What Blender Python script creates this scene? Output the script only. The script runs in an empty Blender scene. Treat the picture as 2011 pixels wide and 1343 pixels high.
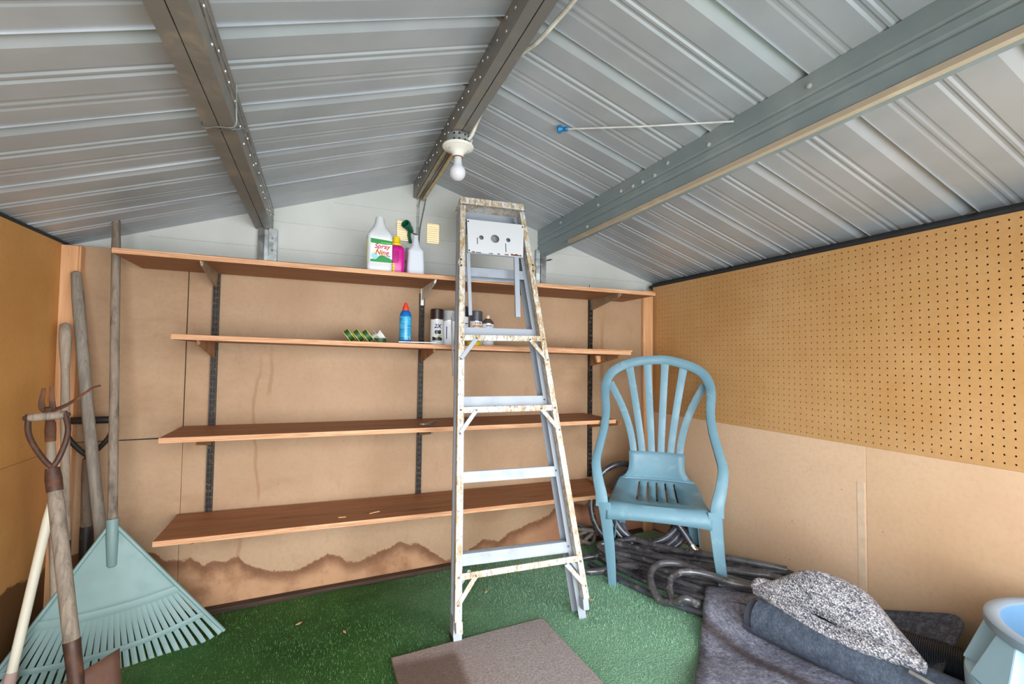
import bpy, bmesh, math, random
from mathutils import Vector, Matrix
random.seed(7)
SC = bpy.context.scene
COL = SC.collection

# ------------------------------------------------------------------ camera, daylight, exposure
CAM = Vector((0.9172, -2.2893, 1.0703))
RX = Vector((0.9217168, -0.38767576, 0.01206824))
UP = Vector((-0.025917, -0.0305141, 0.99919828))
FW = Vector((0.3869967, 0.92129061, 0.03817275))
cd = bpy.data.cameras.new('camera')
cd.sensor_fit = 'HORIZONTAL'; cd.sensor_width = 36.0
cd.lens = 897.2132 * 36.0 / 2011.0
cd.clip_start = 0.02; cd.clip_end = 200
cam = bpy.data.objects.new('camera', cd); COL.objects.link(cam)
m3 = Matrix((RX, UP, -FW)).transposed()
cam.matrix_world = Matrix.Translation(CAM) @ m3.to_4x4()
SC.camera = cam

W = bpy.data.worlds.new('overcast_sky'); SC.world = W; W.use_nodes = True
wn = W.node_tree.nodes
wn['Background'].inputs[0].default_value = (0.93, 0.97, 1.0, 1)
wn['Background'].inputs[1].default_value = 2.1

def area(name, loc, target, sx, sy, power, col=(1, 1, 1)):
    l = bpy.data.lights.new(name, 'AREA'); l.shape = 'RECTANGLE'; l.size = sx; l.size_y = sy
    l.energy = power; l.color = col
    o = bpy.data.objects.new(name, l); COL.objects.link(o); o.location = loc
    o.rotation_euler = (Vector(target) - Vector(loc)).to_track_quat('-Z', 'Y').to_euler()
    return o
area('doorway_daylight', (1.42, -3.7, 1.05), (1.42, 0.0, 0.85), 3.4, 2.0, 135, (0.92, 0.965, 1.0))

SC.view_settings.view_transform = 'Standard'
SC.view_settings.look = 'None'
SC.view_settings.exposure = 0.50
SC.view_settings.gamma = 1.0
SC.view_settings.use_curve_mapping = False

# ------------------------------------------------------------------ mesh helpers
def lin(c):
    out = []
    for v in c:
        v = v / 255.0
        out.append(v / 12.92 if v <= 0.04045 else ((v + 0.055) / 1.055) ** 2.4)
    return tuple(out) + (1.0,)

class MB:
    def __init__(s): s.v = []; s.f = []
    def add(s, vs, fs):
        n = len(s.v); s.v += [tuple(p) for p in vs]; s.f += [tuple(i + n for i in f) for f in fs]; return s
    def box(s, a, b):
        x0, y0, z0 = a; x1, y1, z1 = b
        return s.hexa([(x0, y0, z0), (x1, y0, z0), (x1, y1, z0), (x0, y1, z0), (x0, y0, z1), (x1, y0, z1), (x1, y1, z1), (x0, y1, z1)])
    def hexa(s, p):
        return s.add(p, [(0, 3, 2, 1), (4, 5, 6, 7), (0, 1, 5, 4), (1, 2, 6, 5), (2, 3, 7, 6), (3, 0, 4, 7)])
    def beam(s, p, q, w, h, hint=(0, 0, 1)):
        p = Vector(p); q = Vector(q); t = (q - p).normalized(); h_ = Vector(hint)
        n = (h_ - t * h_.dot(t)).normalized(); b = t.cross(n)
        r = [(-1, -1), (1, -1), (1, 1), (-1, 1)]
        return s.hexa([p + b * (w / 2 * i) + n * (h / 2 * j) for i, j in r] + [q + b * (w / 2 * i) + n * (h / 2 * j) for i, j in r])
    def loft(s, rings, cap=True, closed=True):
        k = len(rings[0]); vs = [p for r in rings for p in r]; fs = []
        for i in range(len(rings) - 1):
            for j in range(k if closed else k - 1):
                a = i * k + j; b = i * k + (j + 1) % k
                fs.append((a, b, b + k, a + k))
        if cap and closed:
            fs.append(tuple(reversed(range(k)))); fs.append(tuple(range((len(rings) - 1) * k, len(rings) * k)))
        return s.add(vs, fs)
    def lathe(s, prof, o=(0, 0, 0), n=20, ax=None, sx=1.0, sy=1.0, cap=True):
        o = Vector(o)
        q = Vector((0, 0, 1)).rotation_difference(Vector(ax).normalized()) if ax is not None else None
        rings = []
        for r, z in prof:
            ring = []
            for i in range(n):
                a = 2 * math.pi * i / n
                p = Vector((r * math.cos(a) * sx, r * math.sin(a) * sy, z))
                if q: p = q @ p
                ring.append(o + p)
            rings.append(ring)
        return s.loft(rings, cap=cap)
    def tube(s, path, r, n=8, cap=True):
        path = [Vector(p) for p in path]; rings = []
        t = (path[1] - path[0]).normalized()
        up = Vector((0, 0, 1)) if abs(t.z) < 0.9 else Vector((1, 0, 0))
        N = (up - t * up.dot(t)).normalized()
        for i, p in enumerate(path):
            if i == 0: t = path[1] - path[0]
            elif i == len(path) - 1: t = path[-1] - path[-2]
            else: t = path[i + 1] - path[i - 1]
            t = t.normalized(); N = (N - t * N.dot(t))
            N = N.normalized() if N.length > 1e-6 else t.orthogonal().normalized()
            B = t.cross(N); rr = r[i] if isinstance(r, (list, tuple)) else r
            rings.append([p + (N * math.cos(2 * math.pi * k / n) + B * math.sin(2 * math.pi * k / n)) * rr for k in range(n)])
        return s.loft(rings, cap)
    def ribbon(s, path, ws, ds, hint):
        path = [Vector(p) for p in path]; rings = []; H = Vector(hint)
        for i, p in enumerate(path):
            t = (path[min(i + 1, len(path) - 1)] - path[max(i - 1, 0)]).normalized()
            N = (H - t * H.dot(t)).normalized(); B = t.cross(N)
            w = ws[i] / 2 if isinstance(ws, (list, tuple)) else ws / 2; d = ds[i] / 2 if isinstance(ds, (list, tuple)) else ds / 2
            c = 0.55
            rings.append([p + B * w * a + N * d * b for a, b in ((-1, -c), (-1, c), (-c, 1), (c, 1), (1, c), (1, -c), (c, -1), (-c, -1))])
        return s.loft(rings)
    def prism(s, poly, d):        # planar polygon (3-D pts) pushed along d
        d = Vector(d); k = len(poly)
        return s.loft([[Vector(p) for p in poly], [Vector(p) + d for p in poly]])
    def grid(s, nu, nv, fn, skip=None):
        vs = [fn(i / nu, j / nv) for j in range(nv + 1) for i in range(nu + 1)]; fs = []
        for j in range(nv):
            for i in range(nu):
                if skip and skip(i, j): continue
                a = j * (nu + 1) + i; fs.append((a, a + 1, a + nu + 2, a + nu + 1))
        return s.add(vs, fs)
    def mesh(s, name, off=None, smooth=None):
        me = bpy.data.meshes.new(name)
        vs = s.v if off is None else [(p[0] - off[0], p[1] - off[1], p[2] - off[2]) for p in s.v]
        me.from_pydata(vs, [], s.f); 
        bm = bmesh.new(); bm.from_mesh(me); bmesh.ops.recalc_face_normals(bm, faces=bm.faces)
        if smooth is not None:
            for f in bm.faces: f.smooth = True
            for e in bm.edges:
                if len(e.link_faces) == 2 and e.calc_face_angle(0) > smooth: e.smooth = False
        bm.to_mesh(me); bm.free(); return me

def spline(pts, k=6):
    P = [Vector(p) for p in pts]; out = []
    for i in range(len(P) - 1):
        p0 = P[max(i - 1, 0)]; p1 = P[i]; p2 = P[i + 1]; p3 = P[min(i + 2, len(P) - 1)]
        for j in range(k):
            t = j / k
            out.append(0.5 * ((2 * p1) + (p2 - p0) * t + (2 * p0 - 5 * p1 + 4 * p2 - p3) * t * t + (3 * p1 - p0 - 3 * p2 + p3) * t ** 3))
    out.append(P[-1]); return out

def sheet(pts, t):                # thin bent sheet as a closed 2-D outline
    P = [Vector(p) for p in pts]; L = []; R = []
    for i, p in enumerate(P):
        a = (P[i] - P[i - 1]).normalized() if i > 0 else (P[1] - P[0]).normalized()
        b = (P[i + 1] - P[i]).normalized() if i < len(P) - 1 else a
        n = Vector((-(a.y + b.y), a.x + b.x)); n = n.normalized() / max(0.5, (1 + a.dot(b)) / 2) ** 0.5
        L.append(p + n * t / 2); R.append(p - n * t / 2)
    return L + R[::-1]

def obj(name, mb, m, parent=None, smooth=0.6, bevel=0, solid=0, local=False, kind=None, label=None, seg=2):
    off = None
    if parent is not None and not local: off = parent.location
    me = mb.mesh(name, off, smooth) if isinstance(mb, MB) else mb
    o = bpy.data.objects.new(name, me); COL.objects.link(o)
    if m is not None and not me.materials: me.materials.append(m)
    if parent is not None: o.parent = parent
    if solid:
        md = o.modifiers.new('thickness', 'SOLIDIFY'); md.thickness = solid; md.offset = 0
    if bevel:
        md = o.modifiers.new('edge', 'BEVEL'); md.width = bevel; md.segments = seg; md.limit_method = 'ANGLE'; md.angle_limit = 0.6
    if kind: o['kind'] = kind
    if label: o['label'] = label
    return o

def thing(name, label, cat, loc=(0, 0, 0), group=None, mat4=None):
    o = bpy.data.objects.new(name, None); COL.objects.link(o); o.empty_display_size = 0.05
    if mat4 is not None: o.matrix_world = mat4
    else: o.location = loc
    o['label'] = label; o['category'] = cat
    if group: o['group'] = group
    return o
def tag(o, label, cat, group=None):
    o['label'] = label; o['category'] = cat
    if group: o['group'] = group
    return o
def struct(o): o['kind'] = 'structure'; return o
def root_struct(name, loc=(0, 0, 0)):
    o = bpy.data.objects.new(name, None); COL.objects.link(o); o.location = loc; o['kind'] = 'structure'; return o

# ------------------------------------------------------------------ material helpers
class N:
    def __init__(s, name):
        s.m = bpy.data.materials.new(name); s.m.use_nodes = True; s.t = s.m.node_tree
        s.b = s.t.nodes['Principled BSDF']; s.out = s.t.nodes['Material Output']
        s.co = s.new('ShaderNodeTexCoord').outputs['Object']
    def new(s, t): return s.t.nodes.new(t)
    def lk(s, a, b): s.t.links.new(a, b)
    def mp(s, sc=(1, 1, 1), rot=(0, 0, 0), src=None, loc=(0, 0, 0)):
        n = s.new('ShaderNodeMapping'); n.inputs['Scale'].default_value = sc; n.inputs['Rotation'].default_value = rot
        n.inputs['Location'].default_value = loc
        s.lk(src or s.co, n.inputs[0]); return n.outputs[0]
    def noise(s, scale, detail=4, rough=0.55, src=None, dist=0):
        n = s.new('ShaderNodeTexNoise'); n.inputs['Scale'].default_value = scale; n.inputs['Detail'].default_value = detail
        n.inputs['Roughness'].default_value = rough; n.inputs['Distortion'].default_value = dist
        s.lk(src or s.co, n.inputs['Vector']); return n.outputs[0]
    def voro(s, scale, src=None, feat='F1'):
        n = s.new('ShaderNodeTexVoronoi'); n.inputs['Scale'].default_value = scale; n.feature = feat
        s.lk(src or s.co, n.inputs['Vector']); return n
    def ramp(s, fac, stops):
        n = s.new('ShaderNodeValToRGB'); e = n.color_ramp.elements
        while len(e) < len(stops): e.new(0.5)
        for el, (p, c) in zip(e, stops):
            el.position = p; el.color = c if len(c) == 4 else lin(c)
        s.lk(fac, n.inputs[0]); return n.outputs[0]
    def mix(s, fac, a, b, mode='MIX'):
        n = s.new('ShaderNodeMix'); n.data_type = 'RGBA'; n.blend_type = mode
        for v, i in ((fac, 0), (a, 6), (b, 7)):
            if hasattr(v, 'links'): s.lk(v, n.inputs[i])
            elif isinstance(v, (int, float)): n.inputs[i].default_value = v
            else: n.inputs[i].default_value = v if len(v) == 4 else lin(v)
        return n.outputs[2]
    def math(s, op, a, b=0.0, c=None):
        n = s.new('ShaderNodeMath'); n.operation = op
        for i, v in enumerate((a, b) if c is None else (a, b, c)):
            if hasattr(v, 'links'): s.lk(v, n.inputs[i])
            else: n.inputs[i].default_value = v
        return n.outputs[0]
    def sep(s, src=None):
        n = s.new('ShaderNodeSeparateXYZ'); s.lk(src or s.co, n.inputs[0]); return n.outputs
    def rng(s, v, a, b, c=0.0, d=1.0, smooth=True):
        n = s.new('ShaderNodeMapRange'); n.interpolation_type = 'SMOOTHSTEP' if smooth else 'LINEAR'
        s.lk(v, n.inputs[0])
        for i, q in enumerate((a, b, c, d)): n.inputs[i + 1].default_value = q
        return n.outputs[0]
    def bump(s, h, strength=0.3, dist=0.002):
        n = s.new('ShaderNodeBump'); n.inputs['Strength'].default_value = strength; n.inputs['Distance'].default_value = dist
        s.lk(h, n.inputs['Height']); s.lk(n.outputs[0], s.b.inputs['Normal']); return s
    def col(s, c):
        if hasattr(c, 'links'): s.lk(c, s.b.inputs['Base Color'])
        else: s.b.inputs['Base Color'].default_value = c if len(c) == 4 else lin(c)
        return s
    def pr(s, rough=0.5, metal=0.0, spec=None):
        if hasattr(rough, 'links'): s.lk(rough, s.b.inputs['Roughness'])
        else: s.b.inputs['Roughness'].default_value = rough
        s.b.inputs['Metallic'].default_value = metal
        if spec is not None: s.b.inputs['Specular IOR Level'].default_value = spec
        return s

def plain(name, c, rough=0.5, metal=0.0, var=0.12, scale=30, bump=0.0):
    n = N(name); f = n.noise(scale, 5)
    d = tuple(int(v * (1 - var)) for v in c); h = tuple(min(255, int(v * (1 + var * 0.6))) for v in c)
    n.col(n.ramp(f, [(0.3, d), (0.7, h)])).pr(rough, metal)
    if bump: n.bump(n.noise(scale * 4, 3), bump)
    return n.m

def wood(name, c1, c2, axis='x', scale=1.0, rough=0.6, dark=None):
    n = N(name); s = {'x': (1.5, 26, 26), 'y': (26, 1.5, 26), 'z': (26, 26, 1.5)}[axis]
    v = n.mp(tuple(k * scale for k in s)); f = n.noise(1.6, 7, 0.6, v, 1.2)
    c = n.ramp(f, [(0.3, c1), (0.62, c2)])
    if dark:
        v2 = n.mp(tuple(k * scale * 1.8 for k in s), loc=(3, 1, 2)); g = n.noise(1.5, 4, 0.6, v2, 0.8)
        c = n.mix(n.rng(g, 0.57, 0.70), c, dark)
    n.col(c).pr(rough).bump(f, 0.35, 0.002); return n.m

def hardboard(name, c, dark, mott=0.5):
    n = N(name); f = n.noise(2.2, 6, 0.6); g = n.noise(60, 5, 0.6)
    a = n.ramp(f, [(0.32, dark), (0.62, c)])
    a = n.mix(n.math('MULTIPLY', n.rng(g, 0.4, 0.75), 0.22), a, tuple(int(v * 0.8) for v in c))
    sp = n.voro(9); spk = n.math('LESS_THAN', sp.outputs['Distance'], 0.022)
    a = n.mix(n.math('MULTIPLY', spk, 0.6), a, (95, 62, 38))
    n.col(a).pr(0.62, 0, 0.35).bump(g, 0.05, 0.001); return n, a

def metal(name, c, rough=0.35, metallic=0.85, var=0.2, scale=18):
    n = N(name); f = n.noise(scale, 6, 0.65); v = n.voro(scale * 2.2)
    k = n.mix(0.4, f, v.outputs['Color'])
    d = tuple(int(x * (1 - var)) for x in c); h = tuple(min(255, int(x * (1 + var * 0.7))) for x in c)
    n.col(n.ramp(k, [(0.3, d), (0.7, h)])).pr(n.rng(f, 0.3, 0.7, rough * 0.8, min(1, rough * 1.25)), metallic); return n.m

def dusty(name, c, dust, rough=0.45, scale=14, amt=(0.5, 0.72), metallic=0.0):
    n = N(name); f = n.noise(scale, 7, 0.65)
    n.col(n.mix(n.rng(f, amt[0], amt[1]), c, dust)).pr(n.rng(f, 0.4, 0.7, rough, min(1, rough + 0.3)), metallic)
    n.bump(n.noise(scale * 8, 3), 0.15, 0.001); return n.m

# back wall hardboard with the tide mark
_stain = [(0.0, .29), (.10, .31), (.2, .27), (.294, .285), (.326, .272), (.351, .237), (.415, .227), (.441, .234), (.474, .212), (.487, .193), (.526, .21), (.574, .196), (.615, .22), (.637, .186), (.68, .156), (.754, .13), (.829, .118), (.874, .131), (.92, .142), (.973, .17), (1.015, .159), (1.064, .119), (1.114, .116), (1.19, .142), (1.258, .158), (1.304, .184), (1.329, .163), (1.386, .16), (1.442, .122), (1.529, .053), (1.62, .07), (1.732, .132), (1.818, .109), (1.873, .147), (1.956, .166), (1.983, .181), (2.051, .189), (2.111, .213), (2.158, .249), (2.244, .268), (2.345, .242), (2.455, .281), (2.6, .25), (2.83, .26)]
def make_backboard():
    n, a = hardboard('back_hardboard', (178, 147, 117), (166, 133, 102))
    X, Y, Z = n.sep()
    fc = n.new('ShaderNodeFloatCurve'); cu = fc.mapping.curves[0]
    pts = [(x / 2.83, z / 0.5) for x, z in _stain]
    cu.points[0].location = pts[0]; cu.points[-1].location = pts[-1]
    for p in pts[1:-1]: cu.points.new(*p)
    for p in cu.points: p.handle_type = 'VECTOR'
    fc.mapping.update()
    n.lk(n.math('DIVIDE', X, 2.83), fc.inputs['Value'])
    line = n.math('MULTIPLY', fc.outputs[0], 0.5)
    jag = n.math('MULTIPLY', n.math('SUBTRACT', n.noise(30, 8, 0.8), 0.5), 0.055)
    d = n.math('SUBTRACT', n.math('ADD', line, jag), Z)          # >0 below the tide mark
    inside = n.rng(d, -0.002, 0.006)
    edge = n.math('MULTIPLY', inside, n.rng(d, 0.075, 0.012))
    blot = n.rng(n.noise(7, 6, 0.65), 0.42, 0.66)
    low = n.mix(blot, (186, 140, 104), (146, 98, 66))
    low = n.mix(n.rng(X, 0.2, 0.5, 1, 0), low, (112, 74, 42))
    low = n.mix(n.rng(X, 1.75, 2.3), low, (176, 120, 90))
    c = n.mix(n.math('MULTIPLY', inside, 0.85), a, low)
    c = n.mix(n.math('MULTIPLY', edge, 0.78), c, (104, 62, 36))
    sm = n.noise(1.5, 6, .68, n.mp((1, 1, 1.8), loc=(3.3, 0, 1.7)))
    c = n.mix(n.math('MULTIPLY', n.rng(sm, .50, .74), .42), c, (128, 90, 58))
    sc2 = n.noise(14, 5, .7, n.mp((1, 1, .35)))
    c = n.mix(n.math('MULTIPLY', n.rng(sc2, .56, .72), .20), c, (118, 84, 56))
    # water run marks
    wob = n.math('MULTIPLY', n.math('SUBTRACT', n.noise(3.2, 3), 0.5), 0.10)
    for cx, z0, z1, wd in ((0.672, 0.44, 1.10, 0.010), (0.625, 0.20, 0.42, 0.011), (0.72, 0.9, 1.16, 0.012), (2.46, 0.95, 1.36, 0.02), (2.14, .25, .65, .008)):
        xx = n.math('ABSOLUTE', n.math('SUBTRACT', n.math('ADD', X, wob), cx))
        k = n.math('MULTIPLY', n.rng(xx, wd, wd * 0.25), n.math('MULTIPLY', n.rng(Z, z0 - .02, z0 + .03), n.rng(Z, z1 + .05, z1 - .2)))
        c = n.mix(n.math('MULTIPLY', k, 0.38), c, (132, 86, 48))
    n.col(c); return n.m
M_back = make_backboard()

def make_leftboard():
    n, a = hardboard('left_hardboard', (200, 148, 88), (184, 130, 74))
    X, Y, Z = n.sep()
    line = n.math('ADD', 0.22, n.math('MULTIPLY', n.noise(5, 6, 0.7), 0.16))
    d = n.math('SUBTRACT', line, Z)
    c = n.mix(n.math('MULTIPLY', n.rng(d, -.004, .008), 0.85), a, (72, 46, 26)); n.col(c); return n.m
M_left = make_leftboard()
M_right = hardboard('right_hardboard', (228, 194, 162), (218, 182, 148))[0].m
M_peg = hardboard('pegboard', (204, 158, 106), (190, 140, 82))[0].m
M_pine = wood('pine_post', (226, 176, 130), (206, 150, 104), 'z', 0.7, 0.6, (178, 116, 72))
M_sill = wood('sill_wood', (80, 56, 38), (48, 34, 24), 'x', 1, 0.8)
M_ply = wood('shelf_plywood', (166, 112, 72), (138, 86, 52), 'x', 0.8, 0.6, (96, 56, 32))
M_plyedge = wood('plywood_edge', (226, 180, 140), (190, 134, 94), 'x', 1.6, 0.65)

def make_roof():
    n = N('painted_roof_steel'); s = n.mp((3, 40, 3)); f = n.noise(1.2, 5, 0.6, s); g = n.noise(3, 4)
    n.col(n.mix(n.rng(g, 0.3, 0.7), (176, 181, 187), (192, 196, 201)))
    n.pr(n.rng(f, 0.3, 0.7, 0.34, 0.46), 0.25); n.bump(f, 0.05, 0.002); return n.m
M_roof = make_roof()
M_galv = metal('galvanised_steel', (168, 172, 172), 0.34, 0.8, 0.22, 14)
M_galvd = dusty('dull_galvanised_steel', (140, 138, 134), (166, 154, 140), 0.42, 9, (0.45, 0.7), 0.5)
M_teal = dusty('blue_grey_galvanised', (146, 162, 166), (164, 174, 176), 0.42, 6, (.4, .7), 0.25)
M_dustlip = dusty('dusty_flange', (190, 174, 152), (208, 192, 166), 0.7, 10)
M_gable = plain('painted_gable_steel', (206, 208, 202), 0.5, 0.0, 0.05, 3)
M_dark = plain('dark_gap_fill', (44, 44, 44), 0.7)
M_siding = plain('outer_siding', (120, 116, 110), 0.6)
M_ground = plain('yard_concrete', (150, 146, 138), 0.9, 0, 0.2, 4)

def make_turf():
    n = N('artificial_turf'); f = n.noise(2.0, 6, 0.65); g = n.noise(170, 3, 0.6); X, Y, Z = n.sep()
    c = n.ramp(f, [(0.34, (44, 84, 34)), (0.52, (64, 112, 50)), (0.7, (104, 138, 78))])
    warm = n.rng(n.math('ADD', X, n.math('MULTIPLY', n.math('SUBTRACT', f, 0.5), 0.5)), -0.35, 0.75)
    c = n.mix(n.math('MULTIPLY', warm, 0.85), c, (170, 222, 190))  # pale mint toward the right: brightness from the door painted into the turf
    dirt = n.math('MULTIPLY', n.rng(n.noise(1.3, 5, 0.7, n.mp(loc=(4, 2, 0))), 0.56, 0.74), 0.6)
    c = n.mix(dirt, c, (58, 66, 30))
    c = n.mix(n.math('MULTIPLY', n.rng(g, 0.35, 0.7, 1, 0), 0.4), c, (24, 52, 24))
    n.col(c).pr(0.75, 0, 0.3).bump(g, 0.9, 0.008); return n.m
M_turf = make_turf()
def make_blade():
    n = N('turf_blade'); oi = n.noise(90, 2); f = n.noise(2.0, 6, 0.65); X, Y, Z = n.sep()
    c = n.ramp(oi, [(0.3, (36, 74, 28)), (0.55, (66, 116, 50)), (0.75, (132, 164, 104))])
    c = n.mix(n.math('MULTIPLY', n.rng(X, -0.35, 0.75), 0.8), c, (164, 218, 182))  # blades carry the same painted door brightness toward the right
    n.col(c).pr(0.5, 0, 0.4); return n.m
M_blade = make_blade()

# ------------------------------------------------------------------ the shed shell
def floor_z(x, y): return -0.02 + 0.02 * x - 0.05 * y
WID = 2.8325
XL, XR = -0.06, 2.90
YB, YF = 0.083, -2.42
RIDGE = (1.43, 2.0)
def roof_z(x):
    return 1.515 + 0.345 * x if x < 1.418 else 2.008 - 0.298 * (x - 1.43)

f = MB(); a = [(XL, YF, 0), (XR, YF, 0), (XR, YB, 0), (XL, YB, 0)]
f.hexa([(x, y, floor_z(x, y) - 0.08) for x, y, _ in a] + [(x, y, floor_z(x, y)) for x, y, _ in a])
struct(obj('floor', f, plain('packed_floor', (86, 66, 48), 0.9), smooth=None))

# yard outside the doorway
g = MB(); g.box((-6, -9, -0.12), (9, YF - 0.005, -0.06))
struct(obj('ground', g, M_ground, smooth=None))

# back wall: three hardboard sheets, painted gable sheet with two louvred vents
wb = root_struct('wall_back')
def sheet_panel(par, x0, x1, z0a, z0b, z1, m, y0=0.0, y1=0.006):
    p = MB(); p.hexa([(x0, y0, z0a), (x1, y0, z0b), (x1, y1, z0b), (x0, y1, z0a), (x0, y0, z1), (x1, y0, z1), (x1, y1, z1), (x0, y1, z1)])
    return obj('hardboard_panel', p, m, par, smooth=None, bevel=0.0012)
sheet_panel(wb, 0.0, 0.3995, 0.7295, 0.7345, 1.495, M_back)
sheet_panel(wb, 0.0, 0.4015, -0.02, -0.012, 0.728, M_back)
sheet_panel(wb, 0.4025, 2.832, -0.012, 0.036, 1.50, M_back, 0.001, 0.007)
gb = MB()
vents = [(1.265, 1.328, 1.675, 1.777), (1.420, 1.484, 1.677, 1.780)]
xs = [XL, 0.3, 0.72, 1.265, 1.328, 1.418, 1.484, 2.1, XR]
for i in range(len(xs) - 1):
    x0, x1 = xs[i], xs[i + 1]
    hole = next((v for v in vents if abs(v[0] - x0) < 0.004 and abs(v[1] - x1) < 0.004), None)
    segs = [(0, None)] if not hole else [(0, hole[2]), (hole[3], None)]
    for lo, hi in segs:
        h0 = hi if hi else roof_z(x0) + 0.012; h1 = hi if hi else roof_z(x1) + 0.012
        l = lo if lo else -0.06
        gb.hexa([(x0, .08, l), (x1, .08, l), (x1, .083, l), (x0, .083, l), (x0, .08, h0), (x1, .08, h1), (x1, .083, h1), (x0, .083, h0)])
obj('gable_panel', gb, M_gable, wb, smooth=None)
rb = MB()
for z in (1.575, 1.70, 1.825):
    x0 = max(0.15, (z - 1.50) / 0.345 + 0.02); x1 = 1.43 + (2.0 - z) / 0.298 - 0.02
    for (p, q) in ((x0, 1.255), (1.495, x1)) if 1.66 < z < 1.80 else ((x0, x1),):
        rb.tube([(p, .0795, z), (q, .0795, z)], 0.0022, 6)
obj('pressed_bead', rb, M_gable, wb)
def make_slat():
    n = N('vent_slat_plastic'); n.col((250, 240, 216)).pr(0.4)
    tr = n.new('ShaderNodeBsdfTranslucent'); tr.inputs[0].default_value = lin((255, 244, 222))
    mx = n.new('ShaderNodeMixShader'); mx.inputs[0].default_value = 0.38
    n.lk(n.b.outputs[0], mx.inputs[1]); n.lk(tr.outputs[0], mx.inputs[2]); n.lk(mx.outputs[0], n.out.inputs[0]); return n.m
M_slat = make_slat()
for v in vents:
    fr = MB()
    for (p, q) in (((v[0] - .004, .075, v[2] - .004), (v[1] + .004, .08, v[2])), ((v[0] - .004, .075, v[3]), (v[1] + .004, .08, v[3] + .004)), ((v[0] - .004, .075, v[2]), (v[0], .08, v[3])), ((v[1], .075, v[2]), (v[1] + .004, .08, v[3]))): fr.box(p, q)
    fo = obj('vent', fr, M_slat, wb, smooth=None)
    ns = 9; h = (v[3] - v[2]) / ns; sm = None
    for k in range(ns):
        z = v[2] + h * k
        s = MB(); s.hexa([(v[0], .074, z + h * .80), (v[1], .074, z + h * .80), (v[1], .0765, z + h * .86), (v[0], .0765, z + h * .86), (v[0], .093, z - h * .1), (v[1], .093, z - h * .1), (v[1], .0945, z - h * .05), (v[0], .0945, z - h * .05)])
        o = obj('slat', s, M_slat, None, smooth=None); o.parent = fo

# right wall: pegboard sheet above two hardboard sheets
def pegsheet(xface, ya, yb, z0, zs_top, cols, rows, inward):
    # one pressed board with a real hole in every inch square
    mb = MB(); P = 0.0254; r = 0.0033
    for cy in cols:
        for cz in rows:
            sq = [(-1, -1), (0, -1), (1, -1), (1, 0), (1, 1), (0, 1), (-1, 1), (-1, 0)]
            vs = [(xface, cy + P / 2 * i, cz + P / 2 * j) for i, j in sq]
            oc = []
            for i, j in sq:
                l = math.hypot(i, j); oc.append((xface, cy + r * i / l, cz + r * j / l))
            back = [(xface + inward * 0.006, p[1], p[2]) for p in oc]
            fs = [(k, (k + 1) % 8, 8 + (k + 1) % 8, 8 + k) for k in range(8)] + [(8 + k, 8 + (k + 1) % 8, 16 + (k + 1) % 8, 16 + k) for k in range(8)]
            mb.add(vs + oc + back, fs)
    ylo = min(cols) - P / 2; yhi = max(cols) + P / 2; zlo = min(rows) - P / 2; zhi = max(rows) + P / 2
    def q(y0, y1, za, zb): mb.add([(xface, y0, za), (xface, y1, za), (xface, y1, zb), (xface, y0, zb)], [(0, 1, 2, 3)])
    q(ya, yb, z0, zlo); q(ya, yb, zhi, zs_top)
    if ylo > ya + 1e-5: q(ya, ylo, zlo, zhi)
    if yhi < yb - 1e-5: q(yhi, yb, zlo, zhi)
    return mb
wr = root_struct('wall_right')
cols = [-(1.6082 + 0.0254 * 30) + 0.0254 * k for k in range(92)]
cols = [c for c in cols if -2.385 < c < -0.016]
rows = [0.775 + 0.0254 * k for k in range(30)]
obj('pegboard_panel', pegsheet(WID, -2.40, 0.0, 0.757, 1.531, cols, rows, 1), M_peg, wr, smooth=None)
p = MB(); p.hexa([(WID, -1.2005, 0.075), (WID, 0, 0.02), (WID + .006, 0, 0.02), (WID + .006, -1.2005, 0.075), (WID, -1.2005, .7565), (WID, 0, .7565), (WID + .006, 0, .7565), (WID + .006, -1.2005, .7565)])
obj('hardboard_panel', p, M_right, wr, smooth=None, bevel=0.001)
p = MB(); p.hexa([(WID, -2.40, 0.12), (WID, -1.2015, 0.075), (WID + .006, -1.2015, 0.075), (WID + .006, -2.40, 0.12), (WID, -2.40, .7565), (WID, -1.2015, .7565), (WID + .006, -1.2015, .7565), (WID + .006, -2.40, .7565)])
obj('hardboard_panel', p, hardboard('right_hardboard_tan', (222, 186, 152), (212, 174, 138))[0].m, wr, smooth=None, bevel=0.001)
p = MB(); p.box((WID - .0012, -1.196, .08), (WID, -1.170, .62))
obj('glue_strip', p, plain('dried_glue', (226, 198, 170), 0.7, 0, 0.05, 40, 0.1), wr, label='pale strip of dried glue', smooth=None)
p = MB(); p.box((XR - .004, YF, -.06), (XR, YB, 1.60)); obj('siding_panel', p, M_siding, wr, smooth=None)
p = MB(); p.box((WID + .008, -2.40, .72), (WID + .03, 0, .80)); p.box((WID + .008, -2.4, 0.0), (WID + .05, 0, .06)); obj('furring_strip', p, M_sill, wr, smooth=None)
# left wall
wl = root_struct('wall_left')
p = MB(); p.box((-.006, -2.4, .7055), (0, 0, 1.492)); obj('hardboard_panel', p, hardboard('left_upper_hardboard', (204, 150, 86), (188, 132, 72))[0].m, wl, smooth=None, bevel=.001)
p = MB(); p.hexa([(-.006, -2.4, 0.10), (0, -2.4, 0.10), (0, 0, -.02), (-.006, 0, -.02), (-.006, -2.4, .7045), (0, -2.4, .7045), (0, 0, .7045), (-.006, 0, .7045)])
obj('hardboard_panel', p, M_left, wl, smooth=None, bevel=0.001)
p = MB(); p.box((XL, YF, -.06), (XL + .004, YB, 1.52)); obj('siding_panel', p, M_siding, wl, smooth=None)
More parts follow.
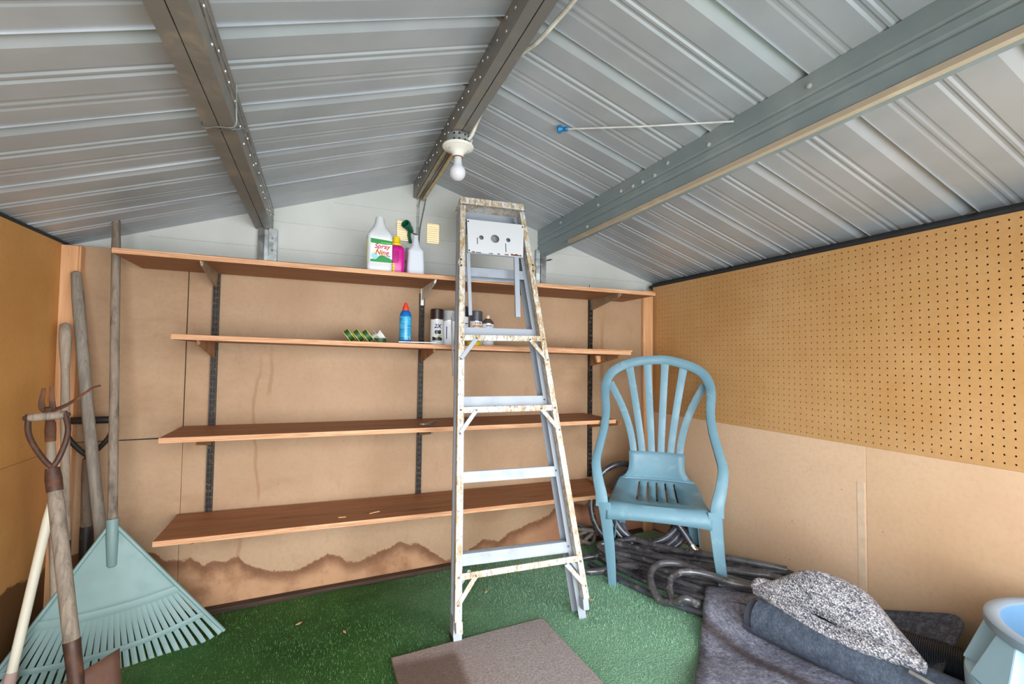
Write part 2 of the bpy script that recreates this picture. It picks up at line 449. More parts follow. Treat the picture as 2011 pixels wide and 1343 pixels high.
# front wall with the doorway the daylight comes through
wf = root_struct('wall_front')
p = MB(); dx0, dx1, dz = 0.22, 2.62, 1.52
p.box((XL, YF, -.06), (dx0, YF + .02, 1.5)); p.box((dx1, YF, -.06), (XR, YF + .02, 1.5))
gx = [XL, 0.6, 1.43, 2.2, XR]
for i in range(4):
    x0, x1 = gx[i], gx[i + 1]
    lo0 = dz if i not in (0, 3) else 1.5
    p.hexa([(x0, YF, lo0), (x1, YF, lo0), (x1, YF + .02, lo0), (x0, YF + .02, lo0), (x0, YF, roof_z(x0) + .01), (x1, YF, roof_z(x1) + .01), (x1, YF + .02, roof_z(x1) + .01), (x0, YF + .02, roof_z(x0) + .01)])
obj('front_sheet', p, M_gable, wf, smooth=None)

# roof: ribbed steel sheets, one object per sheet, lapping every 322 mm
cl = root_struct('ceiling')
PITCH = 0.322
prof = [(0.0, -0.004), (0.003, 0.018), (0.012, 0.018), (0.046, 0.0), (0.118, 0.0), (0.123, .004), (.130, .004), (.135, 0), (.142, 0), (.147, .004), (.154, .004), (.160, 0), (.218, 0), (.224, .0017), (.230, .0017), (.236, 0), (.242, 0), (.248, .0017), (.254, .0017), (.260, 0), (.324, 0)]
def roofsheet(y0, xa, za, xb, zb, yend=None):
    mb = MB(); vs = []; nx = 6
    pr_ = [(dy, dz) for dy, dz in prof if yend is None or y0 + dy <= yend]
    if yend is not None and y0 + prof[-1][0] > yend: pr_.append((yend - y0, 0.0))
    for dy, dz in pr_:
        for i in range(nx + 1):
            t = i / nx; w = 0.0015 * math.sin(9 * t + y0 * 31) * (1 if dy < .05 else 0.3)
            vs.append((xa + (xb - xa) * t, y0 + dy, za + (zb - za) * t + dz + w))
    fs = [(j * (nx + 1) + i, j * (nx + 1) + i + 1, (j + 1) * (nx + 1) + i + 1, (j + 1) * (nx + 1) + i) for j in range(len(pr_) - 1) for i in range(nx)]
    return mb.add(vs, fs)
for side in (0, 1):
    for k in range(-1, 8):
        y0 = -0.232 - PITCH * k
        if y0 > 0.08: continue
        if y0 < YF - 0.2: continue
        if side == 0: mb = roofsheet(y0, XL - .05, roof_z(XL - .05), 1.425, 2.006, 0.085)
        else: mb = roofsheet(y0, 1.425, 2.008, XR + .05, roof_z(XR + .05), 0.085)
        obj('roof_panel', mb, M_roof, cl, smooth=0.25)
cp = MB(); cp.prism([(1.30, YF, 1.995), (1.43, YF, 2.045), (1.56, YF, 1.998), (1.56, YF, 2.002), (1.43, YF, 2.05), (1.30, YF, 1.999)], (0, YB - YF, 0))
obj('ridge_cap', cp, M_roof, cl, smooth=None)

def extrude_y(poly2d, y0, y1): return MB().prism([(q[0], y0, q[1]) for q in poly2d], (0, y1 - y0, 0))
def cchan(x0, x1, z0, z1, web, lip=0.010, t=0.0016):
    # C section; web on the 'L' or 'R' side
    pts = [(x1, z0 + lip), (x1, z0), (x0, z0), (x0, z1), (x1, z1), (x1, z1 - lip)]
    if web == 'R': pts = [(x0 + x1 - q[0], q[1]) for q in pts]
    return sheet(pts, t)
# ridge beam: two channels back to back
rbm = root_struct('ceiling_beam')
b = MB()
for web, x0, x1 in (('L', 1.345, 1.373), ('R', 1.378, 1.406)):
    q = extrude_y(cchan(x0, x1, 1.905, 1.984, web), YF + .02, .078); b.add(q.v, q.f)
b.box((1.3735, YF + .02, 1.912), (1.3775, .078, 1.98))
obj('beam_channel', b, M_galvd, rbm, smooth=None)
rv = MB()
for k in range(34):
    y = -0.05 - k * .064
    for z in ((1.925, 1.962) if k % 3 == 0 else (1.945,)):
        rv.lathe([(.0045, 0), (.004, .002), (0.001, .003)], (1.3442, y + random.uniform(-.012, .012), z), 8, (-1, 0, 0))
obj('rivet', rv, plain('rivet_zinc', (206, 206, 202), 0.35, 0.6), rbm, kind='stuff')
for side, dx in ((0, -.045), (1, .048)):
    s = MB(); x = 1.375 + dx; s.prism([(x - .012, YF + .02, 1.984), (x + .012, YF + .02, 1.984), (x + .012, YF + .02, 1.988), (x - .012, YF + .02, 1.988)], (0, 2.49, 0))
    obj('ridge_flange', s, M_galvd, rbm, smooth=None)
# left purlin
lp = root_struct('ceiling_purlin')
b = MB()
for web, x0, x1 in (('R', .632, .664), ('R', .668, .702)):
    q = extrude_y(cchan(x0, x1, 1.655, 1.735 if x0 < .66 else 1.752, web, .008), YF + .02, .078); b.add(q.v, q.f)
obj('purlin_channel', b, M_galvd, lp, smooth=None)
b = MB(); b.tube([(.7035, YF + .02, 1.70), (.7035, .07, 1.70)], .0025, 6); b.tube([(.7035, YF + .02, 1.727), (.7035, .07, 1.727)], .0025, 6)
obj('web_bead', b, M_galv, lp)
rv = MB()
for k in range(30):
    y = -0.06 - k * .07
    rv.lathe([(.004, 0), (.0035, .0018), (0.001, .0028)], (.703, y + random.uniform(-.02, .02), random.choice((1.672, 1.69, 1.715))), 8, (1, 0, 0))
obj('rivet', rv, plain('rivet_zinc_b', (214, 214, 208), 0.3, 0.6), lp, kind='stuff')
# right purlin: one deep channel, its web facing the middle of the shed
rp = root_struct('ceiling_purlin')
web = [(2.12, 1.800), (2.066, 1.816), (2.066, 1.768), (2.070, 1.762), (2.066, 1.756), (2.066, 1.738), (2.071, 1.730), (2.066, 1.722), (2.066, 1.684), (2.074, 1.676), (2.112, 1.672), (2.112, 1.686)]
obj('purlin_channel', extrude_y(sheet(web, .0016), YF + .02, .078), M_teal, rp, smooth=None)
b = extrude_y([(2.060, 1.664), (2.078, 1.664), (2.078, 1.676), (2.069, 1.681), (2.060, 1.679)], YF + .02, -.28)
obj('bottom_lip', b, M_dustlip, rp, smooth=None, label='dusty beige lip under the channel')
bolts = MB()
for (y, z) in ((-.20, 1.79), (-.46, 1.70), (-.55, 1.775), (-.72, 1.782), (-.80, 1.775), (-.86, 1.77), (-.93, 1.77), (-1.0, 1.79), (-1.19, 1.775), (-1.52, 1.785), (-1.9, 1.785)):
    bolts.lathe([(.007, 0), (.007, .004), (.004, .0065), (.001, .007)], (2.0655, y, z), 6, (-1, 0, 0))
obj('bolt', bolts, plain('bolt_zinc', (224, 228, 226), 0.3, 0.5), rp, kind='stuff')
# galvanised uprights on the gable under each purlin
for n_, (x0, x1) in enumerate(((.645, .722), (2.048, 2.104))):
    t_ = root_struct('trim_%d' % (n_ + 1))
    b = MB(); z1 = 1.655 if n_ == 0 else 1.70
    q = sheet([(x0, .078), (x0, .055), (x0 + .02, .05), (x0 + .024, .07), (x1 - .036, .07), (x1 - .032, .045), (x1, .045), (x1, .078)], .0018)
    b.prism([(c[0], c[1], 1.44) for c in q], (0, 0, z1 - 1.44)); obj('upright_channel', b, M_galv, t_, smooth=None)
    sc = MB()
    for z in (1.50, 1.555, 1.61): sc.lathe([(.005, 0), (.003, .003), (.001, .004)], (x1 - .018, .045, z), 8, (0, -1, 0))
    obj('screw', sc, M_galv, t_, kind='stuff')
# corner posts, sill, dark strips that paint in the shade of the eave gaps
t3 = obj('trim_3', MB().box((0.0, -.038, -.015), (.060, 0, 1.487)), M_pine, smooth=None, bevel=.003); struct(t3)
t4 = obj('trim_4', MB().box((2.745, -.022, .03), (2.816, 0, 1.505)), M_pine, smooth=None, bevel=.003); struct(t4)
b = MB(); b.hexa([(0.06, -.035, -.02), (2.745, -.03, .03), (2.745, -.001, .03), (.06, -.001, -.02), (.06, -.032, .012), (2.745, -.026, .055), (2.745, -.001, .060), (.06, -.001, .016)])
struct(obj('baseboard_back', b, M_sill, smooth=None, bevel=.004))
b = MB(); b.hexa([(WID - .03, -2.4, .09), (WID, -2.4, .09), (WID, -.02, .0), (WID - .03, -.02, .0), (WID - .025, -2.4, .135), (WID, -2.4, .14), (WID, -.02, .05), (WID - .025, -.02, .045)])
struct(obj('baseboard_right', b, wood('sill_reddish', (168, 104, 66), (112, 66, 40), 'y', 1, .7), smooth=None, bevel=.003))
b = MB(); b.prism([(2.838, -2.4, 1.532), (2.895, -2.4, 1.532), (2.895, -2.4, 1.572), (2.838, -2.4, 1.545)], (0, 2.44, 0))
struct(obj('trim_5', b, M_dark, smooth=None))  # dark strip in place of the shaded gap above the right wall
b = MB(); b.prism([(-.055, -2.4, 1.493), (-.006, -2.4, 1.493), (-.006, -2.4, 1.507), (-.055, -2.4, 1.49)], (0, 2.44, 0))
struct(obj('trim_6', b, M_dark, smooth=None))  # same painted gap shade above the left wall

# ------------------------------------------------------------------ artificial turf
tf = thing('artificial_turf', 'bright green artificial grass carpet spread over the whole shed floor', 'carpet', (1.4, -1.2, 0.04))
mb = MB()
def turf_pt(u, v):
    x = 0.01 + u * 2.80; y = -2.38 + v * 2.345
    if v > 0.999: y += 0.008 * math.sin(x * 9) + 0.006 * math.sin(x * 31)
    return (x, y, floor_z(x, y) + 0.010 + 0.002 * math.sin(x * 7 + y * 5))
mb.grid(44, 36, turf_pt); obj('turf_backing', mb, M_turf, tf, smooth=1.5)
mb = MB(); rnd = random.Random(3); vs = []; fs = []
for i in range(90000):
    y = -0.05 - 1.75 * rnd.random() ** 0.9; x = 0.25 + 2.5 * rnd.random()
    z = floor_z(x, y) + 0.009; a = rnd.random() * 6.283; h = 0.0045 + 0.005 * rnd.random(); w = 0.0009
    lx, ly = math.cos(a) * h * .8, math.sin(a) * h * .8; c, s_ = math.cos(a + 1.57) * w, math.sin(a + 1.57) * w
    k = len(vs); vs += [(x - c, y - s_, z), (x + c, y + s_, z), (x + lx, y + ly, z + h)]; fs.append((k, k + 1, k + 2))
me = bpy.data.meshes.new('turf_pile'); me.from_pydata([(p[0] - 1.4, p[1] + 1.2, p[2] - .04) for p in vs], [], fs)
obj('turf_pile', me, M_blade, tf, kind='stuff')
#@@OBJ1
# ------------------------------------------------------------------ wall-mounted shelving
M_track = dusty('black_track', (40, 34, 30), (96, 82, 66), 0.45, 60, (0.5, 0.66), 0.3)
M_brkt = dusty('bracket_steel', (152, 132, 110), (176, 160, 140), 0.4, 12, (0.45, 0.7), 0.5)
M_brktb = dusty('bracket_brown', (150, 104, 66), (120, 84, 54), 0.5, 10)
M_zinc = plain('zinc_white', (222, 220, 212), 0.4, 0.3)
def shelf_line(x0, z0, x1, z1):
    return lambda x: z0 + (z1 - z0) * (x - x0) / (x1 - x0)
SH = {1: (0.246, 2.590, shelf_line(.246, 1.421, 2.59, 1.425), -.312), 2: (0.426, 2.425, shelf_line(.426, 1.128, 2.425, 1.101), -.318),
      3: (0.402, 2.330, shelf_line(.402, .760, 2.33, .749), -.318), 4: (0.397, 2.349, shelf_line(.397, .402, 2.349, .374), -.318)}   # bottom face height along x
TH = 0.019
def shelf_top(k, x): return SH[k][2](x) + TH
def standard(x, label, heights, colours):
    t = thing('shelf_standard', label, 'shelf track', (x, 0, .42))
    z0, z1 = heights; w = .0125; y0, y1 = -.013, 0.0
    mb = MB()
    mb.box((x - w, y0, z0), (x - w + .002, y1, z1)); mb.box((x + w - .002, y0, z0), (x + w, y1, z1))
    mb.box((x - w + .002, y0, z0), (x - .0075, y0 + .002, z1)); mb.box((x + .0075, y0, z0), (x + w - .002, y0 + .002, z1)); mb.box((x - .0022, y0, z0), (x + .0022, y0 + .002, z1))
    mb.box((x - w + .002, y1 - .004, z0), (x + w - .002, y1 - .002, z1))  # added backing plate so the slots show dark instead of wall colour
    z = z0
    while z < z1 - .02:
        for sx in (-1, 1):
            a, b = sorted((sx * .0022, sx * .0075)); mb.box((x + a, y0, z), (x + b, y0 + .002, z + .0085))
        z += .0254
    obj('track', mb, M_track, t, smooth=None)
    for k in (1, 2, 3, 4):
        lo, hi, zf, yf = SH[k]; z = zf(x); mb = MB()
        tip = -.285; hgt = .062 if k != 4 else .05
        poly = [(x - .004, -.010, z), (x - .004, tip, z), (x - .004, tip, z - .016), (x - .004, tip + .03, z - .022), (x - .004, -.03, z - hgt), (x - .004, -.010, z - hgt)]
        mb.prism(poly, (.008, 0, 0)); mb.box((x - .010, tip, z - .0015), (x + .010, -.01, z))
        mb.beam((x, tip - .012, z - .012), (x, tip - .014, z + .006), .005, .004)
        obj('bracket', mb, colours.get(k, M_brktb), t, smooth=None, bevel=.0012)
    return t
standard(.5035, 'leftmost black slotted shelf track on the back wall, with four brackets', (.40, 1.424), {1: M_brkt})
s2 = standard(1.383, 'middle black slotted shelf track with a white zinc piece at its top', (.40, 1.395), {1: M_zinc, 3: M_brkt})
mb = MB(); mb.box((1.3755, -.015, 1.335), (1.3905, -.013, 1.424)); obj('top_plate', mb, M_zinc, s2, label='white zinc plate at the track top', smooth=None)
standard(2.372, 'black slotted shelf track behind and left of the blue-green chair', (.40, 1.424), {1: M_brkt})

def board(k, label, extra=None):
    x0, x1, zf, yf = SH[k]
    t = thing('plywood_shelf', label, 'shelf', (x0, -.16, zf(x0)))
    def slab(yA, yB, zo, th, m, nm):
        mb = MB(); n = 24; rings = []
        for i in range(n + 1):
            x = x0 + (x1 - x0) * i / n; sag = -.004 * math.sin(math.pi * i / n) if k != 1 else -.006 * math.sin(math.pi * i / n); z = zf(x) + zo + sag * .5
            rings.append([(x, yA, z), (x, yB, z), (x, yB, z + th), (x, yA, z + th)])
        mb.loft(rings); obj(nm, mb, m, t, smooth=None, bevel=.0012)
    slab(yf + .002, -.014, 0, TH, M_ply, 'board')
    # front edge shows its plies
    for a, b, m in ((0.0005, .0058, M_plyedge), (.0064, .0118, M_plyedge), (.0124, .0185, M_plyedge)):
        mb = MB(); n = 24; rings = []
        for i in range(n + 1):
            x = x0 + (x1 - x0) * i / n; sag = (-.004 if k != 1 else -.006) * math.sin(math.pi * i / n) * .5; z = zf(x) + sag
            rings.append([(x, yf, z + a), (x, yf + .004, z + a), (x, yf + .004, z + b), (x, yf, z + b)])
        mb.loft(rings); obj('edge_ply', mb, m, t, smooth=None)
    return t
board(1, 'top plywood shelf spanning the back wall, holding the cleaner bottles')
board(2, 'second plywood shelf from the top, holding spray cans and thread spools')
board(3, 'bare plywood shelf just below the middle of the back wall')
board(4, 'lowest plywood shelf, bare with brown water marks, above the tide mark')
def scrap(name, label, cat, mb, m, base, bev=.001, group=None, smooth=None):
    o = obj(name, mb, m, None, smooth, bevel=bev); o.data.transform(Matrix.Translation(-Vector(base))); o.location = base
    return tag(o, label, cat, group)
mb = MB(); mb.hexa([(2.35, -.12, 1.058), (2.422, -.12, 1.074), (2.422, -.10, 1.074), (2.35, -.10, 1.058), (2.34, -.12, 1.098), (2.426, -.12, 1.098), (2.426, -.10, 1.098), (2.34, -.10, 1.098)])
scrap('wooden_cleat', 'short pale wooden cleat under the right end of the second shelf', 'cleat', mb, M_pine, (2.38, -.11, 1.06), .003)
z = shelf_top(2, 2.0) - .003
mb = MB(); mb.beam((1.60, -.270, shelf_top(2, 1.6) + .001), (2.452, -.285, shelf_top(2, 2.452) + .003), .018, .007)
scrap('wooden_strip', 'long thin pale wooden strip lying along the second shelf right of the ladder', 'strip', mb, M_pine, (2.0, -.27, z), .001)
mb = MB(); mb.tube(spline([(1.325, -.305, .786), (1.355, -.28, .782), (1.39, -.23, .7805), (1.42, -.20, .783)], 4), .004, 6); mb.tube([(1.34, -.30, .784), (1.372, -.285, .782)], .003, 6)
scrap('metal_hook', 'small grey metal hook lying on the third shelf beside the ladder', 'hook', mb, M_galv, (1.36, -.27, .78), 0, None, .6)
for i, (x, y, l, a) in enumerate(((1.15, -.24, .045, .3), (1.02, -.26, .03, -.2))):
    mb = MB(); zz = shelf_top(4, x) - .001; mb.beam((x - l / 2 * math.cos(a), y - l / 2 * math.sin(a), zz + .001), (x + l / 2 * math.cos(a), y + l / 2 * math.sin(a), zz + .0015), .006, .003)
    scrap('wood_splinter', ('larger' if i == 0 else 'smaller') + ' pale wood splinter lying on the lowest shelf', 'splinter', mb, M_pine, (x, y, zz), .0005)

# ------------------------------------------------------------------ things on the top shelf
M_white = plain('white_plastic', (214, 218, 220), 0.35, 0, 0.03, 8)
M_natural = plain('natural_plastic', (208, 213, 222), 0.38, 0, 0.03, 8)
def flat(name, c, r=0.4): return plain(name, c, r, 0, 0.04, 20)
M_green = flat('label_green', (30, 140, 62)); M_pinklab = flat('label_white', (244, 240, 238)); M_red = flat('letter_crimson', (190, 36, 66)); M_yel = flat('label_yellow', (238, 236, 160))
M_navy = flat('letter_navy', (34, 62, 110)); M_blk = flat('letter_black', (34, 34, 34)); M_cyan = flat('drop_blue', (150, 206, 220)); M_ltg = flat('label_lightgreen', (140, 196, 90))
def text_mesh(body, size, ext=0.0006, shear=0.0, bold=0.0, align='CENTER'):
    cu = bpy.data.curves.new('lettering', 'FONT'); cu.body = body; cu.size = size; cu.extrude = ext; cu.shear = shear; cu.offset = bold; cu.align_x = align; cu.resolution_u = 3
    o = bpy.data.objects.new('lettering', cu); COL.objects.link(o); bpy.context.view_layer.update()
    me = bpy.data.meshes.new_from_object(o.evaluated_get(bpy.context.evaluated_depsgraph_get())); bpy.data.objects.remove(o); bpy.data.curves.remove(cu); return me
def text_on(name, body, size, pos, m, parent, shear=0, bold=0, wrap=None, sx=1.0):
    me = text_mesh(body, size, .0004, shear, bold)
    for v in me.vertices:
        x, y, z = v.co.x * sx, v.co.y, v.co.z
        if wrap:
            r, a0 = wrap; a = a0 + x / r; v.co = (math.sin(a) * (r + z + .0004), -math.cos(a) * (r + z + .0004), y)
        else: v.co = (x, -z, y)
    o = bpy.data.objects.new(name, me); COL.objects.link(o); me.materials.append(m); o.parent = parent
    o.location = pos; return o
def rrect(w, d, c, z, oy=0.0, n=3, ox=0.0):
    pts = []
    for qx, qy, a0 in ((1, 1, 0), (-1, 1, 90), (-1, -1, 180), (1, -1, 270)):
        for i in range(n + 1):
            a = math.radians(a0 + 90 * i / n); pts.append((ox + qx * (w / 2 - c) + c * math.cos(a), oy + qy * (d / 2 - c) + c * math.sin(a), z))
    return pts
zt = shelf_top(1, 1.15) - .003
jug = thing('cleaner_bottle', 'white cleaner bottle with a green and white label, leftmost on the top shelf', 'bottle', (1.146, -.225, zt))
mb = MB()
prof_j = [(.098, .072, .012, .0), (.106, .080, .014, .006), (.106, .080, .014, .036), (.103, .077, .014, .040), (.103, .077, .014, .148), (.106, .080, .014, .153), (.104, .078, .016, .166), (.088, .070, .020, .182), (.062, .056, .022, .202), (.044, .044, .021, .222), (.037, .037, .0184, .246), (.033, .033, .0164, .250)]
mb.loft([rrect(w, d, c, z) for w, d, c, z in prof_j])
obj('bottle_body', mb, M_white, jug, local=True, smooth=0.9)
lab = obj('front_label', MB().box((-.040, -.0395, .042), (.050, -.0386, .146)), M_pinklab, jug, local=True, smooth=None)
def lab_piece(nm, poly, m, y=-.0398):
    o = obj(nm, MB().prism([(a, y, b) for a, b in poly], (0, .0006, 0)), m, None, smooth=None); o.parent = lab; return o
lab_piece('green_band', [(-.040, .126), (-.01, .124), (.02, .122), (.05, .124), (.05, .140), (.02, .142), (-.04, .146)], M_green)
lab_piece('green_swoosh', [(-.04, .044), (.05, .044), (.05, .058), (.035, .066), (.015, .071), (-.004, .073), (-.008, .066), (-.02, .058), (-.04, .055)], M_green)
lab_piece('yellow_glow', [(-.036, .078), (.012, .074), (.02, .078), (.016, .09), (-.030, .094)], M_yel, -.0397)
lab_piece('blue_drop', [(-.038, .066), (-.03, .056), (-.018, .055), (-.009, .064), (-.009, .076), (-.02, .084), (-.032, .082), (-.038, .074)], M_cyan, -.0401)
lab_piece('light_green_streak', [(.0, .128), (.045, .127), (.045, .131), (.0, .130)], M_ltg, -.0402)
text_on('lettering', 'Spray', .029, (.007, -.0402, .1035), M_red, lab, .25, .0006)
text_on('lettering', 'Nine', .029, (.007, -.0402, .0775), M_red, lab, .25, .0006)
text_on('lettering', 'Heavy-Duty', .0085, (.022, -.0402, .070), M_navy, lab, .1, .0003)
sl = obj('side_label', MB().box((-.0522, -.03, .042), (-.0516, .028, .146)), M_yel, jug, local=True, smooth=None)

mg = thing('detergent_bottle', 'magenta plastic bottle with a yellow cap beside the white cleaner bottle', 'bottle', (1.222, -.200, zt))
M_mag = plain('magenta_plastic', (204, 22, 140), 0.3, 0, 0.05, 10); M_ycap = plain('yellow_plastic', (238, 208, 20), 0.35, 0, 0.04, 10)
mb = MB(); mb.loft([rrect(w, d, c, z) for w, d, c, z in ((.062, .085, .016, 0), (.070, .092, .02, .006), (.070, .092, .02, .075), (.070, .090, .02, .11), (.066, .084, .022, .124), (.050, .060, .022, .134), (.034, .034, .016, .140))])
obj('bottle_body', mb, M_mag, mg, local=True, smooth=0.9)
mb = MB(); mb.lathe([(.0235, .130), (.0245, .134), (.024, .146), (.018, .150), (.017, .152), (.0175, .172), (.0155, .176), (.006, .177)], n=20); obj('cap', mb, M_ycap, mg, local=True)
mb = MB(); mb.prism([(-.030, -.0465, .010), (-.012, -.0465, .010), (-.012, -.0465, .048), (-.030, -.0465, .048)], (0, .001, 0)); lb = obj('front_label', mb, M_ycap, mg, local=True, smooth=None, label='small yellow label at the bottom')
mb = MB()
for k in range(5): mb.box((-.026, -.0468, .014 + k * .0065), (-.016 - .003 * (k % 2), -.0464, .017 + k * .0065))
o = obj('label_bars', mb, M_blk, None, smooth=None); o.parent = lb
mb = MB(); mb.loft([rrect(w, .006, .003, z, -.047, ox=-.010) for w, z in ((.024, .052), (.028, .06), (.028, .1), (.020, .108))]); obj('grip_recess', mb, plain('magenta_deep', (176, 16, 120), .3), mg, local=True)

sp = thing('spray_bottle', 'plain white open-necked plastic bottle, rightmost on the top shelf', 'bottle', (1.308, -.205, zt + .0005))
mb = MB(); mb.loft([rrect(w, d, c, z) for w, d, c, z in ((.078, .056, .012, 0), (.080, .058, .014, .005), (.077, .056, .014, .05), (.070, .054, .014, .108), (.074, .055, .016, .116), (.068, .052, .018, .124), (.044, .042, .018, .138), (.032, .034, .015, .156), (.026, .026, .013, .176), (.024, .024, .012, .192), (.018, .018, .009, .192), (.018, .018, .009, .17))])
obj('bottle_body', mb, M_natural, sp, local=True, smooth=0.9)
cb = thing('clear_bottle', 'grey translucent bottle with a dark emblem half hidden behind the plain white bottle', 'bottle', (1.292, -.105, zt + .0005))
Mc = plain('translucent_grey', (176, 178, 176), 0.2); Mc.node_tree.nodes['Principled BSDF'].inputs['Alpha'].default_value = 0.72
mb = MB(); mb.loft([rrect(w, d, c, z) for w, d, c, z in ((.07, .06, .02, 0), (.074, .064, .022, .006), (.074, .064, .022, .10), (.066, .06, .022, .118), (.04, .04, .019, .132), (.026, .026, .012, .14), (.026, .026, .012, .155))]); obj('bottle_body', mb, Mc, cb, local=True, smooth=.9)
mb = MB(); mb.prism([(-.034, -.0335, .06), (-.022, -.0335, .07), (-.014, -.0335, .085), (-.024, -.0335, .088), (-.034, -.0335, .078)], (0, .001, 0)); mb.prism([(-.032, -.0335, .03), (-.02, -.0335, .03), (-.018, -.0335, .052), (-.032, -.0335, .055)], (0, .001, 0)); obj('emblem', mb, plain('emblem_dark', (66, 70, 72), .5), cb, local=True, smooth=None)

# hanging nozzle and the two wires on the gable
wr1 = thing('hanging_wire', 'thin grey wire looped down the gable from the ridge beam end', 'wire', (1.369, .05, 1.87))
obj('wire', MB().tube(spline([(1.389, .05, 1.907), (1.372, .055, 1.88), (1.368, .06, 1.80), (1.367, .06, 1.66), (1.366, .065, 1.47)], 5), .0035, 6), M_galv, wr1)
for z in (1.86, 1.80, 1.74, 1.69):
    obj('wire_knot', MB().lathe([(.005, -.004), (.0065, 0), (.005, .004)], (1.368, .06, z), 8), M_galv, wr1)
wr2 = thing('dark_string', 'dark thin string slanting down the gable beside the grey wire', 'cord', (1.40, .05, 1.88))
obj('cord', MB().tube(spline([(1.404, .045, 1.905), (1.395, .055, 1.84), (1.378, .06, 1.73), (1.376, .064, 1.60), (1.380, .065, 1.47)], 5), .0022, 6), plain('dark_cord', (70, 70, 66), .7), wr2)
nz = thing('hose_nozzle', 'dark green plastic hose nozzle hanging by the left gable vent', 'nozzle', (1.31, .03, 1.72))
Mg = plain('nozzle_green', (20, 96, 66), .3, 0, .1, 20)
d = Vector((-.55, -.78, .28)).normalized(); o0 = Vector((1.335, .062, 1.722))
mb = MB(); mb.lathe([(.010, 0), (.014, .004), (.016, .02), (.019, .024), (.019, .052), (.023, .056), (.023, .072), (.019, .074), (.016, .072), (.014, .045), (.004, .044)], o0, 16, d); obj('barrel', mb, Mg, nz)
mb = MB(); mb.tube(spline([o0 + d * .018, o0 + d * .018 + Vector((-.004, 0, -.03)), o0 + Vector((-.002, -.004, -.062))], 4), [.009] * 8 + [.007], 8); obj('handle', mb, Mg, nz)
mb = MB(); mb.tube(spline([o0, (1.348, .066, 1.715), (1.364, .064, 1.708), (1.367, .060, 1.700)], 4), .004, 6); obj('hanger', mb, M_galv, nz)

# ------------------------------------------------------------------ things on the second shelf
zs = shelf_top(2, 1.2) - .002
M_clear = plain('clear_spool', (214, 214, 206), .15); M_clear.node_tree.nodes['Principled BSDF'].inputs['Alpha'].default_value = 0.45
M_thr = plain('green_thread', (44, 84, 40), .5, 0, .2, 200); M_lime = plain('lime_rim', (206, 224, 66), .4)
for i, (x, full, tilt, lab) in enumerate(((1.032, 1, -38, 'leftmost tilted spool of green line with lime rims on the second shelf'), (1.070, 1, -38, 'second tilted spool of green line from the left on the second shelf'), (1.106, 1, -38, 'third tilted spool of green line, touching an empty clear spool'), (1.136, 0, -40, 'empty clear spool leaning between the green line spools'), (1.160, 2, 0, 'flat-lying clear spool with a little green line, rightmost of the row'))):
    ax = Vector((math.cos(math.radians(tilt)), -.12, -math.sin(math.radians(tilt)) * -1 if False else math.sin(math.radians(-tilt)))) if tilt else Vector((0, 0, 1))
    ax = Vector((math.cos(math.radians(-tilt)), -.10, math.sin(math.radians(-tilt)))).normalized() if tilt else Vector((.0, -.03, 1)).normalized()
    r = .030; hw = .011
    cz = zs + r * math.sqrt(max(0, 1 - ax.z ** 2)) + hw * abs(ax.z) + .0006
    t = thing('thread_spool', lab, 'spool', (x, -.215, zs), 'spools on the second shelf')
    c = Vector((x, -.215, cz))
    if tilt == 0: c.z = zs + .012
    for s_ in (-1, 1):
        mb = MB(); mb.lathe([(.004, -.001), (r, -.001), (r, .001), (.004, .001)], c + ax * hw * s_, 22, ax); obj('flange', mb, M_lime if full == 1 else M_clear, t, label='lime green flange' if full == 1 else None, smooth=None)
    mb = MB(); mb.lathe([(.010 if not full else .026, -hw + .001), (.010 if not full else .026, hw - .001)], c, 22, ax); obj('wound_line' if full else 'core', mb, M_thr if full else M_clear, t)
    if tilt == 0:
        mb = MB(); mb.prism([(x - .022, -.2155, zs + .024), (x + .024, -.2155, zs + .024), (x - .002, -.2155, zs + .058)], (0, .0012, 0)); obj('clear_flap', mb, M_clear, t, smooth=None)
bb = thing('polish_bottle', 'blue squeeze bottle with a red pointed cap on the second shelf', 'bottle', (1.268, -.215, zs + .004))
M_blue = plain('blue_bottle', (16, 104, 176), .22, 0, .06, 20)
nb = N('blue_label'); sx_, sy_, sz_ = nb.sep(); wv = nb.noise(40, 2, .5, nb.mp((.6, .6, 14))); nb.col(nb.ramp(wv, [(.42, (22, 118, 178)), (.58, (70, 178, 214))])).pr(.25); M_bluelab = nb.m
mb = MB(); mb.lathe([(.024, 0), (.0265, .004), (.0265, .110), (.0265, .118), (.024, .132), (.018, .142), (.013, .147), (.011, .150)], n=24); obj('bottle_body', mb, M_blue, bb, local=True)
mb = MB(); mb.lathe([(.0267, .012), (.0268, .013), (.0268, .117), (.0267, .118)], n=24, cap=False); obj('wrap_label', mb, M_bluelab, bb, local=True)
mb = MB(); mb.lathe([(.0145, .146), (.0145, .156), (.012, .162), (.0085, .168), (.0085, .174), (.005, .181), (.002, .182)], n=18); obj('cap', mb, plain('red_cap', (222, 62, 44), .35), bb, local=True)
mb = MB()
for (a, b, c2, d2) in ((.0, .012, .014, .0135), (.0, .012, .0255, .025), (.0, .0012, .014, .0255), (.0108, .012, .014, .0255)): mb.box((a + .006, -.0272, min(c2, d2)), (b + .006, -.0262, max(c2, d2)))
obj('square_mark', mb, M_white, bb, local=True, smooth=None)
can_cols = {'brown': plain('cap_dark_brown', (46, 26, 26), .35), 'grey': plain('cap_mid_grey', (160, 160, 160), .4), 'black': plain('cap_black', (28, 28, 28), .4), 'slate': plain('cap_slate', (66, 68, 76), .4)}
M_canlab = plain('can_white', (230, 230, 232), .3, 0, .04, 14); M_tin = metal('can_tin', (190, 190, 190), .3, .9)
